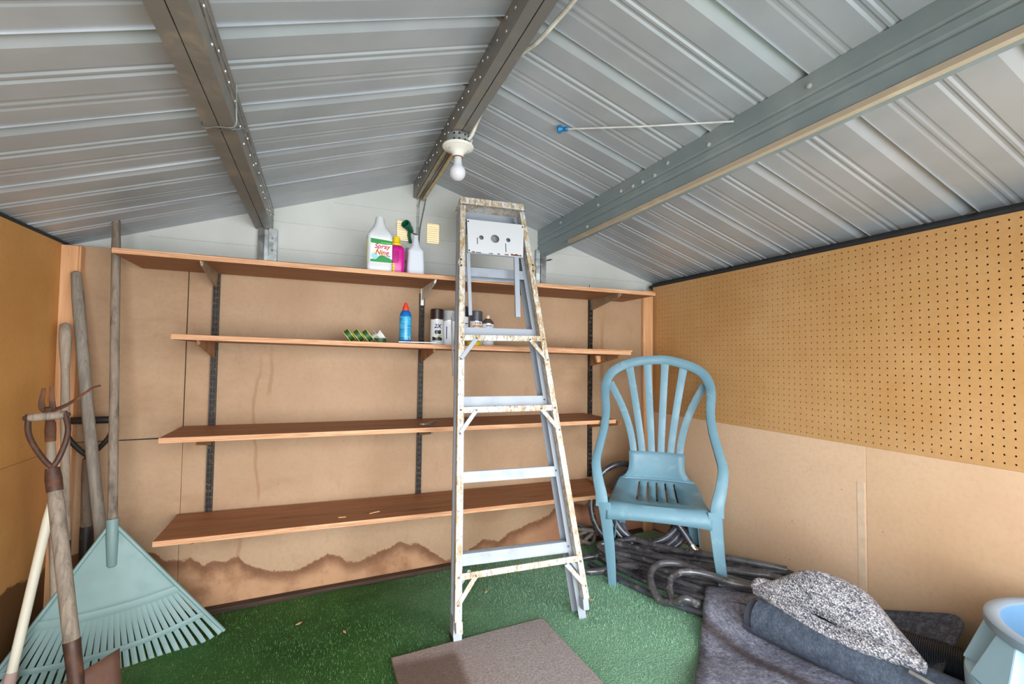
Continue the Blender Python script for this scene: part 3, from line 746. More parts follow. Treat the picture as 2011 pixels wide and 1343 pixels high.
def spray_can(x, y, label, cap, mark=None, r=.0305, h=.168, capr=.031):
    z0 = shelf_top(2, x) - .002
    t = thing('spray_can', label, 'spray can', (x, y, z0 + .0025), 'spray cans on the second shelf')
    hb = h - .046
    mb = MB(); mb.lathe([(r - .001, 0), (r + .0006, .002), (r - .0005, .004), (r - .0005, hb - .004)], n=26); obj('can_body', mb, M_canlab, t, local=True)
    mb = MB(); mb.lathe([(r + .0004, hb - .005), (r + .0004, hb - .002), (r - .004, hb)], n=26); obj('rim', mb, M_tin, t, local=True)
    if cap:
        mb = MB(); mb.lathe([(capr, hb - .001), (capr, h - .003), (capr - .003, h), (.002, h)], n=26); obj('cap', mb, can_cols[cap], t, local=True)
    return t, r, hb
c1, r, hb = spray_can(1.421, -.175, 'tall spray can with a dark brown cap and 2X on its white label', 'brown')
text_on('lettering', '2X', .026, (0, 0, .078), M_navy, c1, .25, .0008, (r, -.12))
def wrapped(poly, r, a0, z0, m, name, par, th=.0006):
    # a printed patch that follows the can: narrow upright slices of the outline
    xs = [p[0] for p in poly]; x0, x1 = min(xs), max(xs); n_ = max(4, int((x1 - x0) / .0016)); rows = []
    for i in range(n_ + 1):
        x = x0 + 1e-6 + (x1 - x0 - 2e-6) * i / n_; zz = []
        for k in range(len(poly)):
            (xa, za), (xb, zb) = poly[k], poly[(k + 1) % len(poly)]
            if (xa - x) * (xb - x) <= 0 and abs(xa - xb) > 1e-9: zz.append(za + (zb - za) * (x - xa) / (xb - xa))
        a = a0 + x / r; rr = r + th; rows.append([(math.sin(a) * q, -math.cos(a) * q, z0 + z) for q, z in ((r - .0004, min(zz)), (rr, min(zz)), (rr, max(zz)), (r - .0004, max(zz)))])
    return obj(name, MB().loft(rows), m, par, local=True, smooth=None)
wrapped([(-.012, 0), (-.014, .010), (-.010, .016), (-.002, .017), (.004, .014), (.012, .017), (.017, .012), (.015, .004), (.016, -.002), (.006, -.003), (.0, .001), (-.006, -.004)], r, -.10, .052, can_cols['brown'], 'colour_patch', c1)
wrapped([(-.024, .0), (.024, .0), (.024, .012), (.008, .018), (-.006, .013), (-.024, .018)], r, -.12, .020, M_blk, 'label_foot', c1)
wrapped([(-.006, .0), (.022, .0), (.022, .008), (.004, .006)], r, -.12, .038, M_ltg, 'green_streak', c1)
for k in range(4):
    a = -.55 + k * .36
    ci = [(.0052 * math.cos(q * .7854), .0052 * math.sin(q * .7854)) for q in range(8)]
    wrapped(ci, r, a, .012, M_white, 'round_mark', c1, .0011)
text_on('lettering', 'GLOSS', .0075, (0, 0, .108), M_blk, c1, 0, 0, (r, -.1)) if False else None
c2, r, hb = spray_can(1.484, -.150, 'spray can with a light grey cap beside the dark brown capped one', 'grey')
wrapped([(-.020, .0), (-.016, .0), (-.016, .06), (-.020, .06)], r, .05, .03, M_navy, 'label_stripe', c2)
c3, r, hb = spray_can(1.549, -.165, 'spray can with a black cap half hidden by the left ladder rail', 'black', h=.190)
wrapped([(-.02, .0), (.024, .0), (.024, .004), (-.02, .004)], r, .0, .105, M_blk, 'label_stripe', c3)
c4, r, hb = spray_can(1.606, -.200, 'spray can with a slate grey cap and an orange stripe, seen through the ladder', 'slate')
wrapped([(-.026, .006), (-.01, .012), (.012, .010), (.026, .006), (.026, -.001), (.01, .001), (-.012, .003), (-.026, -.002)], r, .0, .090, plain('orange_stripe', (226, 140, 40), .4), 'label_stripe', c4)
wrapped([(-.015, 0), (-.010, 0), (-.010, .005), (-.015, .005)], r, 0, .107, M_blk, 'label_mark', c4); wrapped([(-.006, 0), (.002, 0), (.002, .005), (-.006, .005)], r, 0, .107, M_blk, 'label_mark', c4); wrapped([(.006, 0), (.016, 0), (.016, .005), (.006, .005)], r, 0, .107, M_blk, 'label_mark', c4)
c5, r, hb = spray_can(1.668, -.195, 'capless spray can with a pale nozzle, rightmost of the cans', None, h=.160)
mb = MB(); mb.lathe([(r - .001, hb), (.023, hb + .012), (.015, hb + .020), (.012, hb + .022)], n=24); obj('shoulder', mb, plain('shoulder_brown', (96, 82, 74), .4), c5, local=True)
mb = MB(); mb.lathe([(.010, hb + .021), (.010, hb + .030), (.007, hb + .038), (.003, hb + .040)], n=14); obj('nozzle', mb, plain('nozzle_peach', (240, 206, 186), .4), c5, local=True)
wrapped([(-.018, .0), (.008, .0), (.008, .004), (-.018, .004)], r, .0, .098, M_navy, 'label_stripe', c5); wrapped([(.012, -.006), (.018, -.008), (.022, -.002), (.018, .004), (.012, .002)], r, .1, .088, M_navy, 'label_mark', c5); wrapped([(-.012, -.004), (-.004, .002), (.004, -.004), (.004, -.012), (-.012, -.012)], r, 0, .085, M_navy, 'label_mark', c5)
zq = shelf_top(2, 1.2) - .0025
mb = MB(); mb.hexa([(1.03, -.300, zq), (1.26, -.296, zq), (1.26, -.235, zq), (1.03, -.24, zq), (1.03, -.300, zq + .003), (1.26, -.296, zq + .003), (1.26, -.235, zq + .003), (1.03, -.24, zq + .003)])
scrap('saw_blade', 'dark thin blade lying in front of the blue bottle and spools', 'blade', mb, plain('blade_dark', (62, 58, 56), .5), (1.15, -.27, zq), .0006)
mb = MB(); mb.hexa([(1.225, -.316, zq + .003), (1.385, -.318, zq + .003), (1.385, -.288, zq + .003), (1.225, -.292, zq + .003), (1.225, -.316, zq + .008), (1.385, -.318, zq + .007), (1.385, -.288, zq + .007), (1.225, -.292, zq + .008)])
scrap('putty_scraper', 'pale grey flat metal strip on the front edge under the blue bottle', 'scraper', mb, plain('strip_grey', (196, 192, 186), .4, .3), (1.3, -.3, zq), .0008)
mb = MB(); mb.lathe([(.036, 0), (.038, .002), (.038, .020), (.036, .022)], (1.572, -.262, shelf_top(2, 1.57) - .002), 24); mb2 = mb
scrap('yellow_tin', 'low yellow tin on the second shelf behind the ladder step', 'tin', mb, plain('tin_yellow', (206, 170, 40), .4), (1.572, -.262, shelf_top(2, 1.57) - .002), 0, None, .6)

# ------------------------------------------------------------------ ceiling light, cable, string
lx, ly = 1.372, -.665
lf = thing('ceiling_light', 'white porcelain lamp holder with a bare bulb under the ridge beam', 'light', (lx, ly, 1.903))
mb = MB(); mb.lathe([(.038, -.001), (.0425, -.003), (.0425, -.040), (.040, -.042)], (lx, ly, 1.903), 12); jb = obj('junction_box', mb, M_galv, lf, label='galvanised junction box', smooth=.7)
mb = MB()
for a in (-2.2, -1.75, -1.2, -.7): 
    for z in (1.892, 1.872): mb.lathe([(.0042, 0), (.0040, .0012), (.001, .0012)], (lx + .0423 * math.cos(a), ly + .0423 * math.sin(a), z), 8, (math.cos(a), math.sin(a), 0))
o = obj('knockout', mb, M_dark, None, smooth=None); o.data.transform(Matrix.Translation((-lx, -ly, -1.903))); o.parent = jb
M_porc = plain('porcelain', (238, 236, 226), .25, 0, .03, 10)
mb = MB(); mb.lathe([(.040, -.040), (.058, -.042), (.0585, -.046), (.055, -.050), (.050, -.051), (.047, -.054), (.036, -.058), (.026, -.066), (.021, -.074), (.020, -.082), (.017, -.083)], (lx, ly, 1.903), 32); obj('lamp_holder', mb, M_porc, lf)
mb = MB(); mb.lathe([(.0192, -.081), (.0198, -.083), (.0192, -.085)], (lx, ly, 1.903), 24); obj('scorch_ring', mb, plain('ring_brown', (150, 110, 70), .5), lf)
for dx in (-.034, .034):
    mb = MB(); mb.lathe([(.0045, 0), (.004, .002), (.001, .003)], (lx + dx, ly - .01, 1.8475), 10, (dx * 4, 0, -1)); obj('mounting_screw', mb, M_galv, lf)
bl = MB(); bl.lathe([(.0135, -.083), (.0145, -.086), (.0150, -.105), (.0175, -.113)], (lx, ly, 1.903), 24, cap=False); bu = obj('bulb', bl, M_white, lf, label='white led bulb')
mb = MB(); rr = .030; prf = [(.0175, -.113)] + [(rr * math.sin(a), -.141 + rr * math.cos(a)) for a in [0.75 + i * .24 for i in range(10)]] + [(.002, -.171)]
mb.lathe(prf, (lx, ly, 1.903), 28); o = obj('bulb_globe', mb, plain('frosted_globe', (222, 222, 230), .18, 0, .02), None, label='frosted globe'); o.data.transform(Matrix.Translation((-lx, -ly, -1.903))); o.parent = bu
cw = thing('white_cable', 'white electric cable running from the junction box along the ridge beam', 'cable', (1.41, -.68, 1.89))
obj('cable', MB().tube(spline([(1.398, -.66, 1.880), (1.412, -.70, 1.893), (1.420, -.74, 1.925), (1.418, -.80, 1.935), (1.421, -.87, 1.94), (1.414, -.94, 1.945), (1.414, -1.0, 1.945), (1.414, -1.06, 1.95), (1.43, -1.13, 1.945), (1.445, -1.19, 1.94), (1.458, -1.27, 1.945), (1.462, -1.36, 1.94), (1.458, -1.6, 1.93), (1.45, -2.3, 1.94)], 5), .0062, 8), plain('cable_white', (226, 222, 210), .45), cw)
for y in (-1.01, -.80): obj('cable_clip', MB().box((1.405, y - .004, 1.93), (1.424, y + .004, 1.955)), M_galv, cw, smooth=None)
mb = MB(); mb.lathe([(.008, 0), (.010, .003), (.010, .012), (.006, .014)], (1.413, -.655, 1.884), 8, (1, .1, .2)); mb.beam((1.42, -.655, 1.872), (1.428, -.655, 1.90), .008, .006); obj('clamp', mb, M_zinc, cw)
cb2 = thing('beige_cable', 'old beige cable fixed under the back end of the ridge beam', 'cable', (1.39, -.3, 1.895))
obj('cable', MB().tube(spline([(1.392, -.60, 1.897), (1.392, -.45, 1.8965), (1.394, -.25, 1.8975), (1.392, -.05, 1.8965), (1.394, .06, 1.895)], 5), .0075, 8), plain('cable_beige', (206, 184, 140), .5), cb2)
obj('cable', MB().tube(spline([(1.358, -.60, 1.899), (1.357, -.4, 1.899), (1.358, -.1, 1.899), (1.362, .06, 1.897)], 5), .0055, 8), plain('cable_beige_dark', (178, 160, 122), .5), cb2)
st_ = thing('taut_string', 'white string with a blue clip stretched from a roof rib to the right purlin', 'string', (1.705, -.855, 1.915))
a, b = Vector((1.708, -.855, 1.908)), Vector((2.055, -1.295, 1.799))
obj('string', MB().tube([a, a.lerp(b, .5) + Vector((0, 0, -.003)), b], .0028, 6), plain('string_white', (226, 226, 222), .6), st_)
mb = MB(); dd = (b - a).normalized(); mb.lathe([(.004, -.012), (.013, -.016), (.015, -.010), (.007, .004), (.009, .018), (.005, .024)], a, 10, dd); obj('clip', mb, plain('clip_blue', (30, 120, 178), .35), st_, label='blue plastic clip')
# wire tie and spider line round the left purlin
wt = thing('wire_tie', 'bent galvanised wire tied round the left purlin', 'wire', (.667, -.95, 1.65))
obj('wire', MB().tube(spline([(.628, -.925, 1.70), (.626, -.93, 1.652), (.664, -.952, 1.6495), (.703, -.965, 1.652), (.708, -.985, 1.69), (.712, -1.02, 1.735)], 5), .0021, 6), M_galv, wt)
obj('wire', MB().tube(spline([(.627, -.918, 1.66), (.664, -.935, 1.6488), (.704, -.945, 1.655), (.709, -.88, 1.69), (.707, -.80, 1.715)], 5), .0018, 6), M_galv, wt)
#@@OBJ2
# ------------------------------------------------------------------ stepladder, folded and leaning on the shelves
M_alu = dusty('ladder_white_aluminium', (162, 169, 180), (150, 151, 153), 0.42, 9, (0.55, 0.8), 0.1)
def make_splatter():
    n = N('paint_splattered_rail'); v = n.mp((1, 1, .4)); f = n.noise(75, 6, .75, v, .5); g = n.noise(11, 4, .6); h = n.noise(170, 4, .65, n.mp((1, 1, .3))); w = n.noise(100, 5, .7, n.mp((1, 1, .35), loc=(2, 1, 0)))
    c = n.ramp(g, [(.35, (204, 204, 200)), (.6, (190, 180, 162))])
    br = n.rng(n.math('ADD', f, n.math('MULTIPLY', n.math('SUBTRACT', g, .5), .5)), .49, .57); c = n.mix(n.math('MULTIPLY', br, .85), c, (166, 134, 88)); c = n.mix(n.math('MULTIPLY', n.rng(h, .56, .63), .8), c, (112, 92, 68)); c = n.mix(n.rng(w, .56, .60), c, (216, 216, 212))
    n.col(c).pr(.5).bump(f, .25, .002); return n.m
M_spl = make_splatter()
M_rub = plain('black_rubber', (44, 42, 40), .7); M_riv = plain('rivet_dark', (96, 90, 84), .4, .5)
LX = Vector((0.99632239, -0.08568373, 0.0)); LU = Vector((0.01874277, 0.21793916, 0.97578237)).normalized(); LNN = Vector((-0.08360867, -0.97219382, 0.21874361)).normalized()
Lm = Matrix((LX, -LNN, LU)).transposed().to_4x4(); Lm.translation = Vector((1.38, -.684, .047))
lad = thing('stepladder', 'tall folded white aluminium stepladder with paint-splattered rails, leaning on the shelves', 'ladder', mat4=Lm)
def xl(t): return -.003 + .0402 * t
def xr(t): return .531 - .0965 * t
def lobj(nm, mb, m, bevel=.0012, smooth=None, label=None, kind=None): return obj(nm, mb, m, lad, smooth, bevel, local=True, label=label, kind=kind)
def srail(prof, fx, t0, t1):       # profile (dx, y) swept between two heights along a slanted edge
    return MB().loft([[(fx(t) + p[0], p[1], t) for p in prof] for t in (t0, t1)])
# front rails (white) : C channels open towards the middle
cw_ = sheet([(.030, .003), (.0, .003), (.0, .066), (.030, .066)], .003)
lobj('front_rail', srail(cw_, lambda t: xl(t) + .004, .012, 1.735), M_alu, 0, label='left white front rail')
lobj('front_rail', srail([(-p[0], p[1]) for p in cw_], lambda t: xr(t) - .004, .012, 1.735), M_alu, 0, label='right white front rail')
for fx, s_ in ((xl, 1), (xr, -1)):
    x = fx(.0) + s_ * .004
    mb = MB(); a, b = sorted((x - s_ * .003, x + s_ * .034)); mb.box((a, -.001, -.006), (b, .070, .0)); mb.box((a, -.001, 0), (a + .004 if s_ > 0 else b, .070, .03)) if s_ > 0 else mb.box((b - .004, -.001, 0), (b, .07, .03))
    mb.box((a, -.001, 0.0), (b, .003, .018)); lobj('rubber_foot', mb, M_rub if s_ > 0 else plain('foot_grey', (120, 116, 112), .7), .002)
# steps
for k in range(1, 6):
    t = .2955 * k + .004 if k < 5 else 1.462
    a, b = xl(t) + .008, xr(t) - .008
    prof = sheet([(.004, t - .040), (.004, t), (.064, t), (.064, t - .034)], .003)
    mb = MB().prism([(a, p[0], p[1]) for p in prof], (b - a, 0, 0)); s_ = lobj('step', mb, M_alu, .001)
    mb = MB()
    for q in range(4): mb.box((a + .004, .012 + q * .013, t + .0014), (b - .004, .018 + q * .013, t + .0026))
    o = obj('tread_ridges', mb, M_alu, None, None); o.parent = s_
# rear rails (splattered), in front of the white ones
cs = sheet([(.020, -.016), (.020, -.046), (.0, -.046), (.0, -.016)], .003)
lobj('rear_rail', srail(cs, lambda t: xl(t), .092, 1.735), M_spl, 0, label='paint-splattered left rear rail')
lobj('rear_rail', srail([(-p[0], p[1]) for p in cs], lambda t: xr(t), .100, 1.735), M_spl, 0, label='paint-splattered right rear rail')
mb = MB()
for q in range(3): mb.prism([(xl(.1) - .001, -.012 + q * .022, .1), (xl(.1) + .004, -.012 + q * .022, .1), (xl(1.7) + .004, -.012 + q * .022, 1.7), (xl(1.7) - .001, -.012 + q * .022, 1.7)], (0, .006, 0))
lobj('side_rib', mb, M_alu, 0, kind='stuff')
for x, t in ((xl(.075) + .003, .052), (xr(.085) - .027, .06)):
    lobj('end_sleeve', MB().box((x, -.047, t), (x + .024, -.016, t + .040)), M_spl if x < .2 else M_alu, .002)
# rear braces with their corner struts
for (ta, tb, hgt, mat_) in ((1.115, 1.120, .024, M_alu), (.820, .822, .024, M_alu), (.224, .234, .022, M_spl)):
    a, b = xl(ta) + .003, xr(tb) - .003
    mb = MB(); mb.hexa([(a, -.049, ta), (b, -.049, tb), (b, -.040, tb), (a, -.040, ta), (a, -.049, ta + hgt), (b, -.049, tb + hgt), (b, -.040, tb + hgt), (a, -.040, ta + hgt)])
    br = lobj('rear_brace', mb, M_spl)
    w = b - a
    for s_, e in ((1, a), (-1, b)):
        p = Vector((e + s_ * .070, -.0505, ta + hgt * .4)); q = Vector(((xl(ta - .075) + .008) if s_ > 0 else (xr(ta - .085) - .008), -.0505, ta - .078))
        lobj('corner_strut', MB().beam(p, q, .003, .017, (1, 0, .6)), M_spl if s_ < 0 or ta < .5 else M_alu)
        if ta < .5: lobj('corner_strut', MB().beam(p + Vector((-s_ * .02, .012, .02)), q + Vector((s_ * .006, .03, .045)), .003, .014, (1, 0, .6)), M_alu)
        for pt in (p, q, Vector((e + s_ * .008, -.0515, ta + hgt / 2))):
            mb = MB().lathe([(.0042, 0), (.0036, .0015), (.001, .0022)], pt + Vector((0, -.0012, 0)), 10, (0, -1, 0)); lobj('rivet', mb, M_riv, 0, .8)
for k in (1, 2, 3):
    t = .2955 * k - .008
    for x in (xl(t) + .012, xr(t) - .030):
        lobj('rivet', MB().lathe([(.0045, 0), (.0038, .0015), (.001, .0022)], (x, .0012, t - .004), 10, (0, -1, 0)), M_riv, 0, .8)
# pivot plates
for x, s_ in ((xl(1.453) + .004, 1), (xr(1.465) - .004, -1)):
    c = [(x + .014 * math.cos(a) * s_ * 1.0, -.0485, 1.458 + .023 * math.sin(a)) for a in (0, 1.05, 2.09, 3.14, 4.19, 5.24)]
    lobj('pivot_plate', MB().prism(c, (0, -.003, 0)), M_spl, .0008)
    for dz in (-.014, .014): lobj('pivot_bolt', MB().lathe([(.0045, 0), (.004, .0025), (.001, .003)], (x, -.0515, 1.458 + dz), 8, (0, -1, 0)), M_rub, 0, .8)
# top cap, back plate
prof = sheet([(-.052, 1.742), (-.052, 1.772), (.072, 1.772)], .004)
a, b = xl(1.76) - .004, xr(1.76) + .001
lobj('top_cap', MB().prism([(a, p[0], p[1]) for p in prof], (b - a, 0, 0)), M_spl, .002, label='paint-splattered top cap')
lobj('cap_back_plate', MB().box((a + .012, .060, 1.655), (b - .012, .064, 1.769)), M_alu)
for x in (a + .004, b - .010): lobj('cap_cheek', MB().hexa([(x, -.048, 1.70), (x + .005, -.048, 1.70), (x + .005, .068, 1.64), (x, .068, 1.64), (x, -.048, 1.745), (x + .005, -.048, 1.745), (x + .005, .068, 1.745), (x, .068, 1.745)]), M_alu)
# folded paint tray with three holes, and its arms
bm = bmesh.new()
def ring(pts): 
    vs = [bm.verts.new(p) for p in pts]
    return [bm.edges.new((vs[i], vs[(i + 1) % len(vs)])) for i in range(len(vs))]
ed = ring([(.089, 0, 1.505), (.338, 0, 1.500), (.352, 0, 1.660), (.089, 0, 1.660)])
for cx, r_ in ((.150, .0105), (.212, .0195), (.273, .0100)):
    ed += ring([(cx + r_ * math.cos(k * math.pi / 10), 0, 1.578 + r_ * math.sin(k * math.pi / 10)) for k in range(20)])
bmesh.ops.triangle_fill(bm, use_beauty=True, use_dissolve=False, edges=ed)
bm.normal_update()
me = bpy.data.meshes.new('tray_panel'); bm.to_mesh(me); bm.free(); me.transform(Matrix.Translation((0, -.062, 0)))
M_tray = dusty('tray_enamel', (206, 208, 212), (186, 182, 172), .35, 5, (.62, .85))
tr = obj('tray_panel', me, M_tray, lad, solid=.002, local=True, label='white tray panel with three round holes')
mb = MB(); mb.box((.089, -.062, 1.659), (.352, -.018, 1.662)); mb.box((.089, -.062, 1.500), (.340, -.052, 1.503)); o = obj('tray_edge', mb, M_alu, None, None); o.parent = tr
mb = MB(); mb.box((.10, -.0355, 1.52), (.334, -.034, 1.64)); o = obj('tray_inner', mb, plain('tray_inner_grey', (150, 152, 152), .6), None, None); o.parent = tr  # plain grey sheet seen through the three holes
Mrust = plain('tray_rust', (118, 72, 50), .85, 0, .3, 60)
for (x, w, h) in ((.112, .014, .006), (.135, .024, .004), (.19, .02, .004), (.225, .012, .006), (.262, .02, .006), (.298, .036, .010), (.322, .02, .007)):
    mb = MB(); mb.prism([(x - w / 2, -.0634, 1.504), (x + w / 2, -.0634, 1.503), (x + w * .35, -.0634, 1.504 + h), (x - w * .1, -.0634, 1.504 + h * .6), (x - w * .4, -.0634, 1.504 + h)], (0, .0004, 0)); o = obj('rust_flake', mb, Mrust, None, None); o.parent = tr
for x, z0, z1 in ((.130, 1.545, 1.576), (.258, 1.518, 1.560)):
    o = obj('scratch', MB().box((x, -.0634, z0), (x + .0035, -.063, z1)), M_riv, None, None); o.parent = tr
for x, z in ((.094, 1.650), (.345, 1.650), (.094, 1.512)):
    o = obj('tray_screw', MB().lathe([(.004, 0), (.003, .0015), (.001, .002)], (x, -.0632, z), 8, (0, -1, 0)), M_rub, None, .8); o.parent = tr
for x, t0 in ((.083, 1.222), (.288, 1.222)):
    lobj('tray_arm', MB().loft([[(x + dx + (0 if x < .1 else .028 * (t - t0) * 2.0 * .6), y, t) for dx, y in ((0, -.060), (.015 if x < .1 else .022, -.060), (.015 if x < .1 else .022, -.048), (0, -.048))] for t in (t0, 1.50)]), M_alu, .001, label='hanging white tray arm')
# spreader bar on the left side
lobj('spreader_bar', MB().box((xl(1.1) - .012, .035, .985), (xl(1.1) - .008, .050, 1.245)), M_alu)

# ------------------------------------------------------------------ plastic garden chair
M_chair = dusty('chair_blue_green', (108, 146, 162), (150, 180, 192), .42, 11, (.54, .78))
ch_t = math.radians(-39.5); ch_u = Vector((math.cos(ch_t), math.sin(ch_t), 0)); ch_n = Vector((math.sin(ch_t), -math.cos(ch_t), 0))
Cm = Matrix((ch_u, -ch_n, Vector((0, 0, 1)))).transposed().to_4x4()          # local x = width, y = towards its back, z up
Cm.translation = Vector((2.566, -.346, .056)) + ch_n * .41
chair = thing('garden_chair', 'dusty blue-green moulded plastic garden armchair with slatted high back in the corner', 'chair', mat4=Cm)
half = [(.266, .014, .350), (.270, .019, .40), (.286, .04, .46), (.300, .075, .535), (.290, .13, .60), (.274, .20, .685), (.271, .26, .765), (.280, .305, .84), (.280, .34, .89), (.256, .372, .945), (.202, .392, .985), (.118, .405, 1.012), (0, .41, 1.022)]
path = spline([(-p[0] + .024, p[1], p[2]) for p in half] + [(p[0] - .024, p[1], p[2]) for p in half[-2::-1]], 5)
L_ = len(path); ws = []; ds = []
for i in range(L_):
    f_ = abs(i - (L_ - 1) / 2) / ((L_ - 1) / 2)
    ws.append(.046 if f_ < .3 else .046 - .008 * min(1, (f_ - .3) / .25) if f_ < .7 else .038 + .018 * (f_ - .7) / .3); ds.append(.030 if f_ < .8 else .030 - .010 * (f_ - .8) / .2)
def cobj(nm, mb, m=M_chair, smooth=.7, solid=0, bevel=0, label=None): return obj(nm, mb, m, chair, smooth, bevel, solid, True, label=label)
def arch(path, ws, ds):
    mb = MB(); rings = []
    for i, p in enumerate(path):
        t = (path[min(i + 1, len(path) - 1)] - path[max(i - 1, 0)]).normalized()
        out = Vector((p.x, 0, p.z - .80)) if p.z > .84 else Vector((p.x, 0, 0))
        B = (out - t * out.dot(t)).normalized(); N_ = t.cross(B); w, d = ws[i] / 2, ds[i] / 2; c = .6
        rings.append([p + B * w * a + N_ * d * b for a, b in ((-1, -c), (-1, c), (-c, 1), (c, 1), (1, c), (1, -c), (c, -1), (-c, -1))])
    return mb.loft(rings)
cobj('arm_frame', arch(path, ws, ds))
for s_ in (-1, 1):
    # front leg: tapering angle section
    pts = [(.020, .0), (.0, .0), (.0, .058), (.007, .058), (.007, .007), (.020, .007)]
    rings = []
    for t in (0, .25, .5, .75, 1.0):
        z = .37 * t; o_ = .264 + ((.030 if s_ > 0 else -.052) * (1 - t)) - .006 * math.sin(t * 3); w = .036 + .022 * t; d = .034 + .028 * t; y0 = .0 + .004 * t
        q = [(o_, y0 + .004), (o_ - .006, y0), (o_ - w, y0), (o_ - w, y0 + .006), (o_ - .009, y0 + .008), (o_ - .008, y0 + d), (o_, y0 + d)]
        rings.append([(s_ * x, y, z) for x, y in q])
    cobj('leg', MB().loft(rings), bevel=.002)
    rings = []
    for t in (0, .5, 1.0):
        z = .075 + .31 * t; o_ = .215 - .035 * t; w = .045 + .015 * t; y0 = .42 - .07 * t
        q = [(o_, y0), (o_ - w, y0 + .002), (o_ - w, y0 + .008), (o_ - .008, y0 + .008), (o_ - .008, y0 - .04), (o_, y0 - .04)]
        rings.append([(s_ * x, y, z) for x, y in q])
    cobj('leg', MB().loft(rings), bevel=.002)
# seat with five slots, rolled down at the front into the apron
yl = [(.365, .408, .150), (.345, .402, .188), (.325, .397, .196), (.28, .386, .203), (.20, .374, .210), (.12, .369, .216), (.085, .368, .220), (.05, .369, .222), (.028, .366, .222), (.012, .352, .222), (.004, .33, .222), (.000, .296, .222)]
xs_ = [-1.0, -.95, -.7]
for k in range(-2, 3): xs_ += [k * .212 - .021, k * .212 + .021]
xs_ = xs_ + [.7, .95, 1.0]
def seat_pt(u, v):
    i = round(u * (len(xs_) - 1)); j = round(v * (len(yl) - 1)); y, z, hw = yl[j]; s = xs_[i]
    dip = -.010 * (1 - s * s) if 2 < j < 8 else 0; rim = .0
    if abs(s) > .99 and j < 9: rim = -.012
    arc = .012 * (1 - s * s) if j == 11 else 0
    return (s * hw, y - (.010 * (1 - s * s) if j > 7 else 0), z + dip + rim + arc)
mb = MB(); mb.grid(len(xs_) - 1, len(yl) - 1, seat_pt, lambda i, j: (3 <= i <= 11 and (i - 3) % 2 == 0 and 2 <= j <= 4))
cobj('seat', mb, solid=.005, smooth=.9)
# solid lower back
rows_ = [(.545, .362, .138), (.52, .360, .136), (.48, .356, .136), (.45, .355, .140), (.428, .356, .152), (.412, .358, .170), (.404, .345, .186)]
def back_pt(u, v):
    z, y, hw = rows_[round(v * (len(rows_) - 1))]; s = u * 2 - 1; return (s * hw, y + .018 * s * s * -1 + .006, z)
cobj('backrest_panel', MB().grid(8, len(rows_) - 1, back_pt), solid=.006, smooth=1.0)
for k in range(6):
    b_ = (-.1125 + .045 * k); tx, tz = ((-.238, .880), (-.136, .966), (-.045, .994), (.045, .994), (.136, .966), (.238, .880))[k]
    pth = []; n_ = 10
    for i in range(n_ + 1):
        t = i / n_; e = t ** 1.9 if k in (0, 5) else t ** 1.25
        pth.append((b_ + (tx - b_) * e, .367 - .018 * (b_ / .138) ** 2 * (1 - t) + .038 * t, .505 + (tz + .014 - .505) * t))
    cobj('back_slat', MB().ribbon(pth, [.037 + .004 * (i / n_) - (.004 if 0 < i < n_ else 0) for i in range(n_ + 1)], .008, (0, 1, 0)), smooth=.8)

# ------------------------------------------------------------------ hoses in the corner
def make_hose(name, c, dust):
    n = N(name); f = n.noise(9, 5, .6); g = n.noise(40, 4, .65)
    a = n.mix(n.rng(f, .40, .66), c, tuple(min(255, v + 30) for v in c)); n.col(n.mix(n.math('MULTIPLY', n.rng(g, .54, .68), .7), a, dust)).pr(n.rng(f, .3, .7, .20, .40), 0, .9); return n.m
M_hose = make_hose('slate_hose', (62, 64, 76), (126, 122, 120)); M_hose2 = make_hose('black_hose', (50, 50, 56), (124, 120, 116)); M_hose3 = make_hose('grey_dusty_hose', (66, 65, 69), (136, 132, 128)); M_fit = metal('brass_fitting', (206, 200, 188), .3, .7)
rnd = random.Random(11)
co = thing('coiled_hose', 'large slate-grey hose coil standing upright in the corner behind the chair', 'hose', (2.56, -.24, .06))
cc = Vector((2.590, -.235, .262)); e1 = Vector((.86, -.51, 0)); nrm = Vector((-.46, -.78, .40)).normalized(); e1 = (e1 - nrm * e1.dot(nrm)).normalized(); e2 = e1.cross(nrm); e2 = -e2 if e2.z < 0 else e2
pth = []
for i in range(7 * 14 + 8):
    a = i * 2 * math.pi / 14 - 2.2; k = i / 14
    r_ = .205 - .010 * (k % 3) + .010 * math.sin(k * 5.1); off = -.05 + .016 * k + .008 * math.sin(a * 2 + k * 3)
    sh = e1 * (.018 * math.sin(k * 2.3)) + e2 * (.016 * math.cos(k * 1.7))
    pth.append(cc + sh + e1 * (r_ * math.cos(a)) + e2 * (r_ * math.sin(a) * 1.03) + nrm * off)
pth += [cc + e1 * .02 + e2 * .10 + nrm * .09, cc + e1 * .10 - e2 * .02 + nrm * .10, cc + e1 * .175 - e2 * .13 + nrm * .10, cc + e1 * .205 - e2 * .185 + nrm * .10]
obj('hose_tube', MB().tube(spline(pth, 3), .0165, 9), M_hose, co, 1.2)
obj('hose_end', MB().lathe([(.018, -.012), (.019, 0), (.019, .03), (.022, .034), (.022, .05), (.016, .052)], pth[-1], 12, pth[-1] - pth[-2]), M_fit, co, label='pale metal hose end')
lp_ = thing('loose_hose', 'single thick black hose loop arching from behind the lowest shelf to the chair back', 'hose', (2.33, -.16, .06))
obj('hose_tube', MB().tube(spline([(2.63, -.25, .47), (2.55, -.20, .49), (2.46, -.17, .50), (2.37, -.15, .46), (2.31, -.14, .36), (2.295, -.15, .25), (2.33, -.18, .15), (2.40, -.22, .09), (2.50, -.30, .09)], 6), .0165, 9), M_hose2, lp_, 1.2)
obj('hose_end', MB().lathe([(.020, -.02), (.022, 0), (.022, .05), (.018, .055)], (2.625, -.248, .47), 12, (1, -.5, -.25)), M_rub, lp_)
